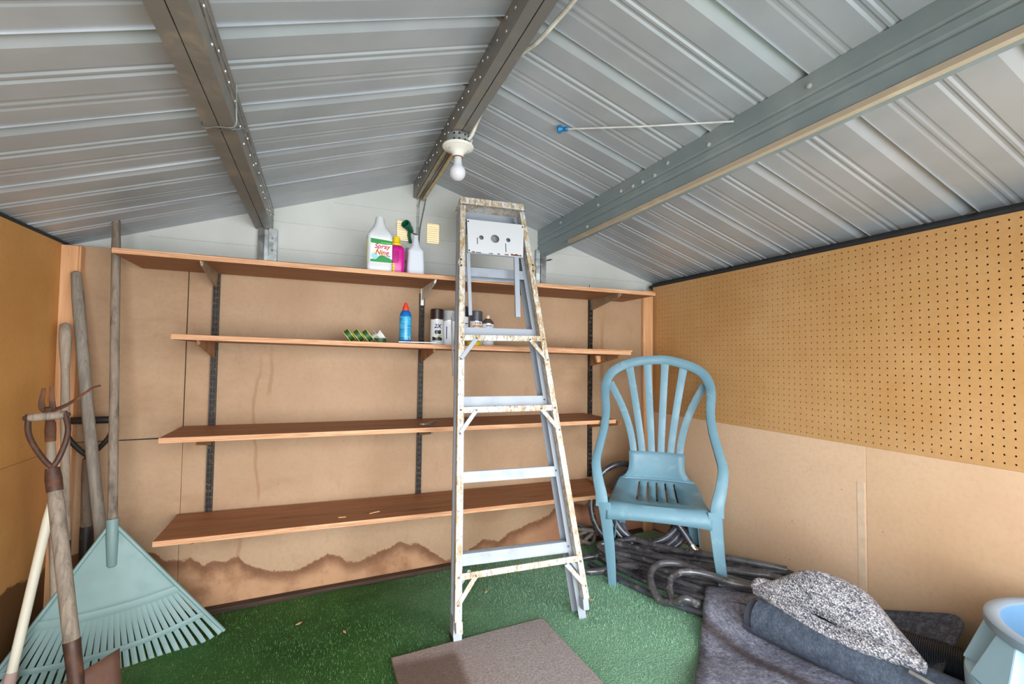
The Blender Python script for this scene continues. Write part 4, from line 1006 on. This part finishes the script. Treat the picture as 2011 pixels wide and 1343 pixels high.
def hank(name, label, m, seeds, base, nst, r, spread, zbase):
    t = thing(name, label, 'hose', base); rr = random.Random(seeds); pth = []
    A = Vector((2.235, -.32, 0)); B = Vector((2.535, -1.06, 0)); ax = (B - A); Ln = ax.length; ax.normalize(); sd = Vector((-ax.y, ax.x, 0)) * 1.0
    for k in range(nst):
        lane = spread[0] + (spread[1] - spread[0]) * ((k * 0.618) % 1.0); z0 = zbase * min(1, .35 + lane / .25) + .020 * (k % 3) * max(0, min(1, (lane - .06) / .15)) + .005 * rr.random()
        s_ = (0.02 + .10 * rr.random(), .90 + .10 * rr.random()); fr = [s_[0], .2, .4, .6, .8, s_[1]]
        if k % 2: fr = fr[::-1]
        for q in fr:
            p = A + ax * (Ln * q) + sd * (lane * (.50 + .66 * q) + .022 * math.sin(q * 5 + k * 1.7)); p.z = floor_z(p.x, p.y) + .012 + z0 + .008 * math.sin(q * 9 + k); pth.append(p)
        if k < nst - 1:
            l2 = spread[0] + (spread[1] - spread[0]) * (((k + 1) * 0.618) % 1.0); q = 1.04 if not k % 2 else -.06
            p = A + ax * (Ln * q) + sd * ((lane + l2) / 2 * (1.15 if q > 1 else .45)); p.z = floor_z(p.x, p.y) + .012 + z0; pth.append(p)
    obj('hose_tube', MB().tube(spline(pth, 6), r, 8), m, t, 1.2); return t
hank('tangled_hose', 'long black hose folded back and forth in a hank along the right wall', M_hose2, 5, (2.4, -.7, .08), 14, .0165, (.0, .36), .017)
hank('tangled_hose', 'long dusty grey hose folded over the black hank below the chair', M_hose3, 8, (2.42, -.68, .10), 9, .0150, (.02, .31), .044)
hp = thing('outer_hose', 'thin black hose bounding the hank where it meets the open green turf', 'hose', (2.25, -.6, .07))
def fl(x, y, h): return (x, y, floor_z(x, y) + .011 + h)
obj('hose_tube', MB().tube(spline([fl(2.17, -.33, .02), fl(2.19, -.45, .014), fl(2.215, -.60, .014), fl(2.25, -.76, .014), fl(2.31, -.92, .016), fl(2.40, -1.04, .03)], 6), .0135, 8), M_hose, hp, 1.2)
obj('hose_tube', MB().tube(spline([fl(2.22, -.34, .05), fl(2.235, -.50, .04), fl(2.27, -.66, .035), fl(2.32, -.80, .04), fl(2.38, -.92, .045), fl(2.46, -1.02, .05)], 6), .0115, 8), M_hose2, hp, 1.2)
uh = thing('hose_bend', 'grey hose bent in a narrow U on the turf between ladder and chair', 'hose', (2.14, -.32, .05))
obj('hose_tube', MB().tube(spline([fl(2.45, -.36, .06), fl(2.32, -.31, .035), fl(2.20, -.265, .022), fl(2.12, -.262, .018), fl(2.075, -.30, .018), fl(2.075, -.36, .018), fl(2.12, -.405, .018), fl(2.20, -.43, .02), fl(2.26, -.45, .035), fl(2.31, -.52, .05)], 6), .0165, 9), M_hose3, uh, 1.2)
LOOPS = [[fl(2.60, -.98, .05), (2.50, -.86, .155), (2.455, -.745, .165), (2.42, -.67, .168), (2.345, -.635, .166), (2.275, -.655, .150), (2.225, -.725, .125), (2.215, -.80, .105), fl(2.27, -.875, .05), fl(2.33, -.875, .03)],
         [fl(2.66, -1.02, .06), (2.51, -.895, .165), (2.455, -.82, .175), (2.395, -.765, .178), (2.325, -.745, .170), (2.265, -.78, .150), (2.235, -.84, .12), fl(2.25, -.885, .07), fl(2.30, -.90, .04)]]
for i, pts in enumerate(LOOPS):
    t = thing('hose_loop', ('farther' if i == 0 else 'nearer') + ' dusty grey hose loop arching up out of the hank below the chair', 'hose', (2.4, -.8, .08))
    obj('hose_tube', MB().tube(spline(pts, 6), .0150, 9), M_hose3, t, 1.2)
kn = thing('rope_knot', 'frayed grey rope bunched in a knot against the back wall right of the ladder', 'rope', (2.27, -.10, .05))
M_rope = plain('frayed_rope', (112, 104, 96), .9, 0, .3, 120, .6)
pts = []
for k in range(34):
    a = k * .85; pts.append((2.275 + .075 * math.cos(a) * (1 - .010 * k), -.10 + .045 * math.sin(a) + .01 * math.sin(k), .072 + .045 * abs(math.sin(a * .5 + k * .1)) + .0015 * k))
obj('rope_strand', MB().tube(spline(pts, 4), .0105, 7), M_rope, kn, 1.2)
# ------------------------------------------------------------------ door mat, grey carpet, rolls, hat, tub
def rim_slab(pts, nx, ny, th, wob=0.0, sd=1):
    # a floor piece given by 4 corners, following the floor, with thickness
    rr = random.Random(sd); ph = [rr.random() * 6 for _ in range(4)]
    P = [Vector((p[0], p[1], 0)) for p in pts]
    def top(u, v):
        p = (P[0] * (1 - u) + P[1] * u) * (1 - v) + (P[3] * (1 - u) + P[2] * u) * v
        return p
    mb = MB(); T = []; 
    for j in range(ny + 1):
        for i in range(nx + 1):
            p = top(i / nx, j / ny); h = wob * (math.sin(p.x * 11 + ph[0]) * math.sin(p.y * 9 + ph[1])) + wob
            T.append((p.x, p.y, floor_z(p.x, p.y) + .013 + h))
    k = (nx + 1) * (ny + 1)
    fs = [(j * (nx + 1) + i, j * (nx + 1) + i + 1, (j + 1) * (nx + 1) + i + 1, (j + 1) * (nx + 1) + i) for j in range(ny) for i in range(nx)]
    vs = [(p[0], p[1], p[2] + th) for p in T] + T
    f2 = [tuple(reversed([i + k for i in f_])) for f_ in fs]
    edge = [(i, i + 1) for i in range(nx)] + [(nx + j * (nx + 1), nx + (j + 1) * (nx + 1)) for j in range(ny)] + [((ny) * (nx + 1) + i + 1, ny * (nx + 1) + i) for i in range(nx)] + [((j + 1) * (nx + 1), j * (nx + 1)) for j in range(ny)]
    mb.add(vs, fs + f2 + [(b, a, a + k, b + k) for a, b in edge]); return mb
def make_mat():
    n = N('door_mat_pile'); X, Y, Z = n.sep(); g = n.noise(150, 4, .7); f = n.noise(4, 5, .6)
    c = n.ramp(g, [(.3, (132, 124, 122)), (.7, (184, 174, 172))])
    wet = n.math('MULTIPLY', n.rng(n.math('ADD', X, n.math('MULTIPLY', n.math('SUBTRACT', f, .5), .12)), 1.40, 1.36), n.rng(n.math('ADD', Y, n.math('MULTIPLY', n.math('SUBTRACT', f, .5), .10)), -.690, -.76))
    warm = n.rng(X, 1.62, 1.2); c = n.mix(n.math('MULTIPLY', warm, .35), c, (140, 104, 76)); c = n.mix(n.math('MULTIPLY', wet, .65), c, (84, 58, 40)); n.col(c).pr(.9, 0, .2).bump(g, .6, .004); return n.m
mt = obj('door_mat', rim_slab([(1.165, -1.56), (1.735, -1.56), (1.742, -.668), (1.165, -.676)], 12, 18, .009, .0008), make_mat(), None, .9, bevel=.003)
tag(mt, 'flat mauve-brown door mat on the turf with a dark damp patch on its left', 'mat')
def make_felt(name, a, b, brown=None):
    n = N(name); g = n.noise(120, 5, .75); v = n.noise(42, 5, .7); c = n.ramp(n.mix(.5, g, v), [(.36, a), (.50, tuple((p + q) // 2 for p, q in zip(a, b))), (.62, b)])
    if brown:
        X, Y, Z = n.sep(); d = n.math('ADD', n.math('MULTIPLY', X, 1.0), n.math('MULTIPLY', Y, -.02)); f = n.noise(6, 4)
        d = n.math('ADD', d, n.math('MULTIPLY', n.math('SUBTRACT', f, .5), .07)); k = n.math('MULTIPLY', n.rng(d, brown - .05, brown), n.rng(d, brown + .06, brown)); c = n.mix(n.math('MULTIPLY', k, .8), c, (74, 60, 58))
    n.col(c).pr(.95, 0, .15).bump(g, .8, .005); return n.m
M_felt = make_felt('grey_felt', (88, 90, 106), (178, 180, 196), -.022); M_felt2 = make_felt('charcoal_felt', (58, 62, 74), (128, 132, 144))
# grey carpet offcut with a shallow fold
cp_ = thing('carpet_offcut', 'light grey felt carpet offcut lying on the turf under the dark roll', 'carpet', (2.25, -1.15, .09))
P4 = [Vector((2.09, -1.50)), Vector((2.60, -1.50)), Vector((2.69, -.88)), Vector((2.470, -.770))]
E4 = [Vector((1.80, -1.37)), Vector((2.62, -1.95)), Vector((2.74, -1.00)), Vector((2.462, -.785))]
def cpt(u, v, h):
    p = (E4[0] * (1 - u) + E4[1] * u) * (1 - v) + (E4[3] * (1 - u) + E4[2] * u) * v
    fold = .022 * math.exp(-((v - .50 - .18 * u) / .16) ** 2) * -1 + .030 * math.exp(-((v - .80) / .22) ** 2) + .018 * math.exp(-((v - .20) / .2) ** 2)
    z = floor_z(p.x, p.y) + .014 + max(.0, .022 + fold) + h; e = .004 * math.sin(v * 40) * (1 if u < .01 else 0)
    return (p.x + e, p.y + e * .5, z)
mb = MB(); nu, nv = 22, 28
mb.grid(nu, nv, lambda u, v: cpt(u, v, 0)); obj('carpet_sheet', mb, M_felt, cp_, 1.2, solid=.009)
# rolled charcoal mat
rl = thing('rolled_mat', 'rolled charcoal rubber-backed mat lying across the grey carpet offcut', 'rolled mat', (2.38, -1.2, .12))
A = Vector((2.372, -1.118, .172)); B = Vector((2.455, -1.75, .205)); ax = (B - A).normalized(); sdv = ax.cross(Vector((0, 0, 1))).normalized(); uv_ = sdv.cross(ax)
def roll(A, B, r0, turns, th, n=26):
    ax = (B - A).normalized(); sd_ = ax.cross(Vector((0, 0, 1))).normalized(); up_ = sd_.cross(ax); mb = MB(); o_ = []; i_ = []; N_ = int(turns * n)
    for k in range(N_ + 1):
        a = 2 * math.pi * k / n + 2.4; r = r0 - (turns * 2 * math.pi - 2 * math.pi * k / n) * (th * 1.05 / (2 * math.pi)); d = sd_ * math.cos(a) + up_ * math.sin(a)
        o_.append(d * r); i_.append(d * (r - th))
    vs = [A + p for p in o_] + [A + p for p in i_] + [B + p for p in o_] + [B + p for p in i_]; m = N_ + 1; fs = []
    for k in range(N_):
        fs += [(k, k + 1, 2 * m + k + 1, 2 * m + k), (m + k + 1, m + k, 3 * m + k, 3 * m + k + 1), (k + 1, k, m + k, m + k + 1), (2 * m + k, 2 * m + k + 1, 3 * m + k + 1, 3 * m + k)]
    fs += [(0, m, 3 * m, 2 * m), (N_, 2 * m + N_, 3 * m + N_, m + N_)]
    return mb.add(vs, fs)
M_roll = make_felt('charcoal_roll', (66, 74, 88), (104, 114, 130)); M_back_ = plain('rubber_backing', (74, 78, 90), .6, 0, .1, 20)
obj('roll_sheet', roll(A, B, .066, 3.2, .0085), M_roll, rl, .7)
obj('roll_core', roll(A - ax * .030 - uv_ * .004, A + ax * .2 - uv_ * .004, .058, 1.6, .005), M_back_, rl, .7, label='smooth grey backing projecting at the roll end')
r2 = thing('ribbed_mat', 'black ribbed rubber mat rolled up between the grey hat and the pale blue tub', 'rolled mat', (2.65, -1.5, .12))
A2 = Vector((2.52, -1.10, .155)); B2 = Vector((2.70, -1.66, .185)); M_rib = plain('ribbed_rubber', (34, 42, 56), .45, 0, .1, 10)
obj('roll_sheet', roll(A2, B2, .062, 2.6, .009), M_rib, r2, .7)
ax2 = (B2 - A2).normalized(); sd2 = ax2.cross(Vector((0, 0, 1))).normalized(); up2 = sd2.cross(ax2); mb = MB()
for k in range(115):
    c = A2 + ax2 * (.01 + k * .0050)
    mb.tube([c + (sd2 * math.cos(a) + up2 * math.sin(a)) * .0626 for a in [0.3 + i * .27 for i in range(10)]], .0015, 4)
obj('rib', mb, M_rib, r2, kind='stuff')
# charcoal mat propped against the right wall
pm = thing('propped_mat', 'charcoal felt mat with a rounded corner propped against the right wall', 'mat', (2.7, -1.35, .12))
P0 = Vector((2.815, -1.12, .115)); Q0 = Vector((2.815, -1.500, .282)); e_t = (Q0 - P0).normalized(); dn = (Vector((2.42, -1.55, .130)) - Q0); dn = (dn - e_t * dn.dot(e_t)).normalized()
poly = [P0 - e_t * .05]; Lt = (Q0 - P0).length; rc = .06
for k in range(7):
    a = math.pi / 2 * k / 6; poly.append(P0 + e_t * (Lt - rc + rc * math.sin(a)) + dn * (rc - rc * math.cos(a)))
poly += [P0 + e_t * (Lt + .0) + dn * .34, P0 - e_t * .05 + dn * .34]
nn_ = e_t.cross(dn).normalized(); nn_ = nn_ if nn_.z > 0 else -nn_
obj('mat_sheet', MB().prism(poly, nn_ * .009), M_felt2, pm, .5, bevel=.002)
# woven hat
def make_weave():
    n = N('grey_woven_straw'); v = n.mp((1, 1, 1)); vo = n.voro(260, n.mp((1.0, .62, 1.0), (0, 0, .5))); g = n.noise(320, 3, .6); f = n.noise(8, 4)
    c = n.ramp(n.mix(.35, vo.outputs['Color'], g), [(.30, (92, 92, 104)), (.46, (150, 150, 160)), (.62, (214, 212, 216))]); n.col(n.mix(n.math('MULTIPLY', n.rng(f, .45, .7), .25), c, (190, 178, 172))).pr(.8, 0, .3).bump(vo.outputs['Distance'], .9, .004); return n.m
M_weave = make_weave()
hat = thing('woven_hat', 'floppy grey and white woven hat resting on the rolled mats by the wall', 'hat', (2.46, -1.32, .20))
H0 = Vector((2.405, -1.075, .238)); H1 = Vector((2.415, -1.575, .262)); h1 = (H1 - H0); HL = h1.length; h1.normalize(); h2 = Vector((.94, .08, .10)); h2 = (h2 - h1 * h2.dot(h1)).normalized(); h3 = h1.cross(h2); h3 = h3 if h3.z > 0 else -h3
def hatpt(u, v):
    prof_ = math.sin(math.pi * min(1, max(0, u))) ** .75; sk = .55 + .45 * math.sin(math.pi * (u ** .85)); wv = .22 * prof_ * sk
    hgt = (.105 * math.sin(math.pi * u ** .8) ** 1.3) * math.sin(math.pi * (v ** .75) * .94 + .02) ** .9
    dent = -.009 * math.exp(-((u - .42) / .14) ** 2 - ((v - .30) / .08) ** 2) - .014 * math.exp(-((u - .86) / .08) ** 2 - ((v - .4) / .12) ** 2)
    ripple = .004 * math.sin(u * 17 + v * 6)
    return H0 + h1 * (HL * u) + h2 * (wv * v + .006 - .010 * (1 - v)) + h3 * (hgt + dent + ripple + .012 - .06 * v ** 3 * prof_)
obj('hat_crown', MB().grid(36, 18, hatpt), M_weave, hat, 1.3, solid=.006)
pts = [H0 + h1 * (HL * u) + h2 * (-.003 - .014 * math.sin(math.pi * u)) + h3 * (.006 + .006 * math.sin(u * 9) - .012 * math.sin(math.pi * u)) for u in [i / 12 for i in range(13)]]
rd = [.010 + .018 * math.sin(math.pi * min(1, max(.0, .08 + .86 * i / 60))) ** .7 for i in range(61)]
obj('hat_brim', MB().tube(spline(pts, 5), rd, 12), M_weave, hat, 1.3, label='rolled front brim')
pts = [H0 - h1 * .012 + h2 * .004 + h3 * .0, H0 + h1 * .0 + h2 * .018 + h3 * .022, H0 + h1 * .05 + h2 * .045 + h3 * .02, H0 + h1 * .11 + h2 * .085 + h3 * .016]
obj('hat_flap', MB().tube(spline(pts, 5), [.012, .015, .017, .018, .019, .020, .02, .02, .02, .02, .02, .019, .017, .015, .012, .01], 10), M_weave, hat, 1.3)
# tub with buttresses
tb = thing('plastic_tub', 'pale blue plastic tub with wedge buttresses under a thick grey rim', 'tub', (2.573, -1.857, .12))
M_tub = plain('tub_blue', (180, 216, 236), .35, 0, .04, 6); M_rim = plain('tub_rim_grey', (140, 158, 174), .35, 0, .04, 6); M_in = plain('tub_inside_blue', (108, 148, 186), .4, 0, .05, 6)
o_ = (2.573, -1.857, 0)
mb = MB(); mb.lathe([(.190, .428), (.212, .430), (.2135, .440), (.212, .449), (.207, .452), (.190, .4525), (.184, .449), (.183, .440), (.184, .43)], o_, 56, cap=False); obj('rim', mb, M_rim, tb, .8, label='thick grey rim')
mb = MB(); mb.lathe([(.184, .446), (.178, .42), (.165, .20), (.160, .16), (.002, .16)], o_, 56, cap=False); obj('tub_inside', mb, M_in, tb, .8, label='blue inside')
mb = MB(); mb.lathe([(.192, .430), (.190, .40), (.188, .315), (.236, .312), (.248, .306), (.250, .295), (.244, .135), (.10, .135)], o_, 56, cap=False); obj('tub_wall', mb, M_tub, tb, .5)
for k in range(8):
    a = math.radians(143 + 45 * k); d = Vector((math.cos(a), math.sin(a), 0)); s_ = Vector((-d.y, d.x, 0)); o3 = Vector(o_); w0, w1 = .030, .058
    q = [o3 + d * .186 + s_ * w0 + Vector((0, 0, .428)), o3 + d * .186 - s_ * w0 + Vector((0, 0, .428)), o3 + d * .180 - s_ * w1 + Vector((0, 0, .305)), o3 + d * .180 + s_ * w1 + Vector((0, 0, .305))]
    q2 = [o3 + d * .206 + s_ * w0 + Vector((0, 0, .428)), o3 + d * .206 - s_ * w0 + Vector((0, 0, .428)), o3 + d * .246 - s_ * w1 + Vector((0, 0, .312)), o3 + d * .246 + s_ * w1 + Vector((0, 0, .312))]
    obj('buttress', MB().loft([q, q2]), M_tub, tb, None, .004)
#@@OBJ3
# ------------------------------------------------------------------ garden tools in the left corner
def make_handle(name, a, b, k=1.0):
    n = N(name); v = n.mp((60, 60, 3)); f = n.noise(1.2, 7, .65, v, .8); g = n.noise(20, 5, .7, n.mp((1, 1, .4)))
    c = n.ramp(f, [(.32, a), (.62, b)]); n.col(n.mix(n.math('MULTIPLY', n.rng(g, .52, .68), .55 * k), c, tuple(int(x * .55) for x in a))).pr(.8).bump(f, .4, .002); return n.m
M_hw = make_handle('weathered_ash', (102, 90, 78), (146, 131, 116)); M_hg = make_handle('grey_handle', (112, 102, 92), (146, 136, 124), .6); M_hp = make_handle('pale_handle', (136, 120, 104), (162, 147, 131), .6)
M_brown = dusty('rusted_brown_steel', (74, 52, 44), (112, 72, 50), .5, 26, (.48, .7), .4); M_rust = dusty('rusty_blade', (84, 54, 40), (120, 78, 52), .75, 18, (.45, .7)); M_black = dusty('black_steel', (44, 42, 40), (86, 80, 70), .4, 20, (.55, .75), .4)
M_rake = dusty('rake_seafoam', (118, 144, 142), (138, 150, 148), .5, 7, (.5, .75))
def V(*a): return Vector(a)
def shaft(p, q, r, k=10, taper=None, bow=0.0):
    p, q = V(*p), V(*q); out = []; rs = []
    for i in range(k + 1):
        t = i / k; out.append(p.lerp(q, t) + V(0, -1, 0) * bow * math.sin(math.pi * t)); rs.append(r if taper is None else taper(t) * r)
    rs[0] *= .82; out.insert(0, out[0] + (out[0] - out[1]).normalized() * .006); rs.insert(0, r * .35)
    return MB().tube(out, rs, 14)
# leaf rake
top = V(.184, -.100, 1.600); apex = V(.262, -.250, .485)
rk = thing('leaf_rake', 'pale seafoam plastic leaf rake standing on its tines, long weathered handle up to the roof', 'rake', (.30, -.33, .02))
obj('handle', shaft(top, apex + (apex - top).normalized() * .045, .0142), M_hw, rk, .9)
axd = (apex - top).normalized()
tipR = V(.570, -.240, .012); lat = (tipR - apex) - axd * (tipR - apex).dot(axd); lat.normalize()
fdir = axd.cross(lat); fdir = fdir if fdir.y < 0 else -fdir
PHI = math.radians(34.5)
def fan(phi, r, off=0.0):        # r : 0 apex, 1 tips (tips rest on the floor line)
    c = math.cos(phi); L = .515 / max(.80, c) ** .55
    bow = .030 * math.cos(phi * 2.2) * r * (1 - .3 * r)
    return apex + (axd * math.cos(phi) + lat * math.sin(phi)) * (L * r) + fdir * (bow + off)
mb = MB(); mb.grid(24, 10, lambda u, v: fan((u * 2 - 1) * PHI, .015 + .585 * v - .03 * v * math.cos((u * 2 - 1) * 1.5)))
obj('fan_plate', mb, M_rake, rk, .9, solid=.005)
mb = MB()
for s_ in (-1, 1):
    mb.ribbon([fan(s_ * PHI, r, .004) for r in [i / 12 for i in range(13)]], .012, .016, fdir)
obj('side_rib', mb, M_rake, rk, .6, kind='stuff')
NT = 27
for k in range(NT):
    phi = -PHI + 2 * PHI * (k + .5) / NT
    pth = [fan(phi, .555 + .445 * i / 9) for i in range(10)]; pth[-1] = pth[-1] - fdir * -.010
    obj('tine', MB().ribbon(pth, .0150, .004, fdir), M_rake, rk, .6)
for (r0, r1) in ((.560, .618), (.805, .845)):
    mb = MB(); n_ = 48; pth = [fan(-PHI + 2 * PHI * i / n_, (r0 + r1) / 2 - .03 * (math.cos((i / n_ * 2 - 1) * 1.5)) * (.9 if r0 < .7 else .4), .002) for i in range(n_ + 1)]
    mb.ribbon(pth, .026 if r0 < .7 else .018, .006, fdir); obj('cross_band', mb, M_rake, rk, .6)
mb = MB(); q0 = apex + fdir * .008; mb.tube([q0 - axd * .010, q0 + axd * .05, q0 + axd * .145, q0 + axd * .150], [.0180, .0172, .0140, .009], 16); obj('socket', mb, M_rake, rk, .9)
def dgrip(par, grip, sock, lat_, w, m, mgrip, rg=.0150, rf=.0095):
    lat_ = lat_.normalized(); L_ = grip - lat_ * w / 2; R_ = grip + lat_ * w / 2; dn_ = (sock - grip).normalized(); H = (sock - grip).length
    obj('grip', MB().tube([L_, L_ + lat_ * .006, R_ - lat_ * .006, R_], [rg * .9, rg, rg, rg * .9], 14), mgrip, par, .9)
    mb = MB()
    for s_, P in ((-1, L_), (1, R_)):
        pts = [P - dn_ * .010, P + dn_ * H * .25 + lat_ * s_ * .004, P + dn_ * H * .50 - lat_ * s_ * w * .06, P + dn_ * H * .78 - lat_ * s_ * w * .30, sock - lat_ * s_ * .004, sock + dn_ * .03]
        mb.tube(spline(pts, 5), rf, 10)
    obj('d_frame', mb, m, par, .9)
    for P in (L_, R_): obj('grip_rivet', MB().lathe([(.006, -.012), (.006, .012)], P, 8, lat_), m, par)
# front spade with a D grip
g0 = V(.195, -.545, .890); k0 = V(.230, -.585, .738); b0 = V(.322, -.672, .294)
sd_ = thing('spade', 'spade with a pale wooden D-grip and rusty blade, nearest the camera in the corner', 'spade', (.34, -.74, .05))
dgrip(sd_, g0, k0, V(.99, .10, .07), .076, M_brown, M_hw, .0115, .0072)
dsh = (b0 - k0).normalized()
obj('grip_socket', MB().tube([k0 - dsh * .01, k0 + dsh * .02, k0 + dsh * .055], [.0155, .0185, .018], 14), M_brown, sd_, .9)
obj('shaft', shaft(k0 + dsh * .045, b0, .0175), M_hw, sd_, .9)
obj('blade_socket', MB().tube([b0 - dsh * .006, b0 + dsh * .03, b0 + dsh * .10, b0 + dsh * .135], [.0190, .0180, .0165, .0145], 14), M_brown, sd_, .9)
bt = b0 + dsh * .088 - V(.012, 0, 0); bl_ = V(.88, .40, .30).normalized(); bn = bl_.cross(dsh).normalized()
def bpt(u, v):
    s = u * 2 - 1; w = .105 - .010 * v; return bt + bl_ * (s * w) + dsh * (.015 * abs(s) ** 2 * 0 + .165 * v) + bn * (.016 * s * s - .010 * math.sin(v * 2))
obj('blade', MB().grid(10, 6, bpt), M_rust, sd_, .9, solid=.004, label='rusty blade')
# second D-grip shovel behind
g1 = V(.124, -.075, .822); k1 = V(.126, -.078, .680)
s2_ = thing('shovel', 'shovel with a black D-grip standing behind the long grey handle', 'shovel', (.135, -.09, 0))
dgrip(s2_, g1, k1, V(1, -.05, 0), .130, M_black, M_black, .0135, .009)
obj('shaft', MB().tube([k1, k1 + V(.001, 0, -.06), V(.130, -.080, .50), V(.132, -.082, .42)], [.017, .019, .018, .018], 14), make_handle('dark_shaft', (84, 70, 58), (112, 96, 80)), s2_, .9)
obj('blade_socket', MB().tube([V(.132, -.082, .43), V(.134, -.084, .30), V(.136, -.087, .22)], [.020, .021, .018], 14), M_black, s2_, .9)
def b2(u, v):
    s = u * 2 - 1; w = .095 * (1 - .35 * v * v); return V(.137 + s * w, -.088 - .012 * (1 - s * s) - .02 * v, .245 - .245 * v)
obj('blade', MB().grid(8, 6, b2), M_black, s2_, .9, solid=.003)
# long grey handle and bulb-ended handle (hoe and fork standing head down)
t2 = thing('long_hoe', 'straight grey wooden tool handle leaning from the corner post, second tallest', 'hoe', (.245, -.205, .01))
obj('handle', shaft((.057, -.060, 1.378), (.205, -.150, .36), .0185, bow=.012), M_hg, t2, .9)
obj('ferrule', MB().tube([V(.203, -.149, .37), V(.218, -.166, .26)], [.0195, .017], 14), M_black, t2, .9)
obj('hoe_blade', MB().beam(V(.219, -.167, .27), V(.235, -.190, .012), .13, .004, (0, -1, 0)), M_rust, t2, None, .001)
t3_ = thing('bulb_handled_fork', 'tool with a pale bulb-ended wooden handle against the left wall post', 'fork', (.16, -.30, .01))
def bulb(t): return 1.18 if t < .08 else (1.18 - .38 * min(1, (t - .08) / .14) if t < .22 else .80 + .10 * t)
obj('handle', shaft((.056, -.118, 1.178), (.130, -.232, .42), .0150, 24, bulb), M_hp, t3_, .9)
obj('ferrule', MB().tube([V(.129, -.231, .43), V(.137, -.243, .33)], [.0145, .012], 14), M_black, t3_, .9)
obj('neck', MB().tube([V(.136, -.242, .34), V(.145, -.258, .22), V(.146, -.262, .20)], [.011, .009, .009], 10), M_black, t3_, .9)
for k in range(4):
    dx = (k - 1.5) * .038; obj('prong', MB().tube(spline([V(.146, -.262, .205), V(.146 + dx, -.266, .19), V(.150 + dx, -.285, .02)], 4), [.006] * 8 + [.003], 8), M_black, t3_, .9)
# cultivator standing head up
t5 = thing('cultivator', 'rusty three-pronged cultivator standing head up behind the front spade grip', 'cultivator', (.130, -.245, .004))
obj('handle', shaft((.155, -.425, .835), (.130, -.245, .004), .0118), M_hp, t5, .9)
obj('ferrule', MB().tube([V(.154, -.424, .860), V(.155, -.425, .835), V(.157, -.426, .80)], [.012, .0135, .0125], 14), M_rust, t5, .9)
obj('hub', MB().tube([V(.154, -.424, .855), V(.150, -.426, .885), V(.152, -.428, .905)], [.009, .015, .011], 12), M_rust, t5, .9)
for pts, r_ in (([(.146, -.428, .893), (.136, -.432, .905), (.134, -.433, .930), (.137, -.430, .965)], (.009, .004)), ([(.156, -.428, .895), (.160, -.432, .905), (.158, -.434, .935), (.155, -.432, .972)], (.009, .004)), ([(.148, -.428, .895), (.170, -.430, .900), (.192, -.430, .911), (.214, -.430, .928), (.236, -.430, .948), (.256, -.430, .965), (.274, -.430, .971)], (.0075, .003))):
    sp_ = spline([V(*p) for p in pts], 5); n_ = len(sp_); obj('prong', MB().ribbon(sp_, [(2.2 * (r_[0] + (r_[1] - r_[0]) * i / n_)) for i in range(n_)], [.9 * (r_[0] + (r_[1] - r_[0]) * i / n_) for i in range(n_)], (0, -.6, .8)), M_rust, t5, .8)
# white painted pole
t7 = thing('painted_pole', 'white painted metal pole with a flaking pinkish foot, leftmost in the corner', 'pole', (.094, -.47, .0))
p0, p1 = V(.150, -.385, .60), V(.0945, -.472, -.0)
obj('pole_shaft', shaft(p0, p0.lerp(p1, .78), .0125), dusty('flaked_white_paint', (214, 208, 190), (150, 128, 92), .5, 16, (.64, .70)), t7, .9)
obj('pole_foot', MB().tube([p0.lerp(p1, .775), p0.lerp(p1, .80), p1 + V(0, 0, .0)], [.0135, .0150, .0160], 14), dusty('pinkish_foot', (176, 148, 140), (176, 104, 44), .7, 22, (.62, .7)), t7, .9)

# ------------------------------------------------------------------ small loose things
mb = MB(); mb.tube([(2.262, -.16, shelf_top(1, 2.262) - .002), (2.266, -.163, shelf_top(1, 2.262) + .040)], .0022, 6); mb.lathe([(.005, 0), (.005, .002)], (2.262, -.16, shelf_top(1, 2.262) - .001), 8)
scrap('nail', 'dark nail sticking up from the right part of the top shelf', 'nail', mb, M_riv, (2.262, -.16, shelf_top(1, 2.262) - .002), 0, None, .6)
mb = MB(); mb.prism([(2.105, .060, 1.640), (2.128, .045, 1.650), (2.142, .035, 1.650), (2.130, .045, 1.644)], (0, .004, .003))
scrap('cable_tie', 'small dark plastic tie end sticking out beside the right gable upright', 'tie', mb, M_black, (2.11, .05, 1.645), 0)
rnd = random.Random(21)
for x, y, lb in ((.87, -.29, 'pale wood chip on the turf nearest the leaf rake'), (1.03, -.43, 'pale wood chip on the dark turf midway between rake and door mat'), (1.62, -.36, 'pale wood chip on the turf seen under the lowest ladder step'), (1.99, -.62, 'pale wood chip on the turf just right of the ladder foot')):
    z = floor_z(x, y) + .018; a = rnd.random() * 3; l = .010 + .006 * rnd.random()
    d_ = Vector((math.cos(a), math.sin(a), 0)); e_ = Vector((-d_.y, d_.x, 0)); c = Vector((x, y, z))
    scrap('wood_chip', lb, 'wood chip', MB().prism([c - d_ * l, c - e_ * l * .35, c + d_ * l * .9 + e_ * l * .1, c + e_ * l * .4], (0, 0, .002)), M_pine, (x, y, z), 0, 'wood chips scattered on the turf')
mb = MB(); mb.tube([(2.37, -1.560, .262), (2.40, -1.80, .236)], .0055, 8)
scrap('metal_rod', 'thin silver rod lying between the two rolls just below the hat tip', 'rod', mb, M_galv, (2.38, -1.65, .24), 0, None, .6)
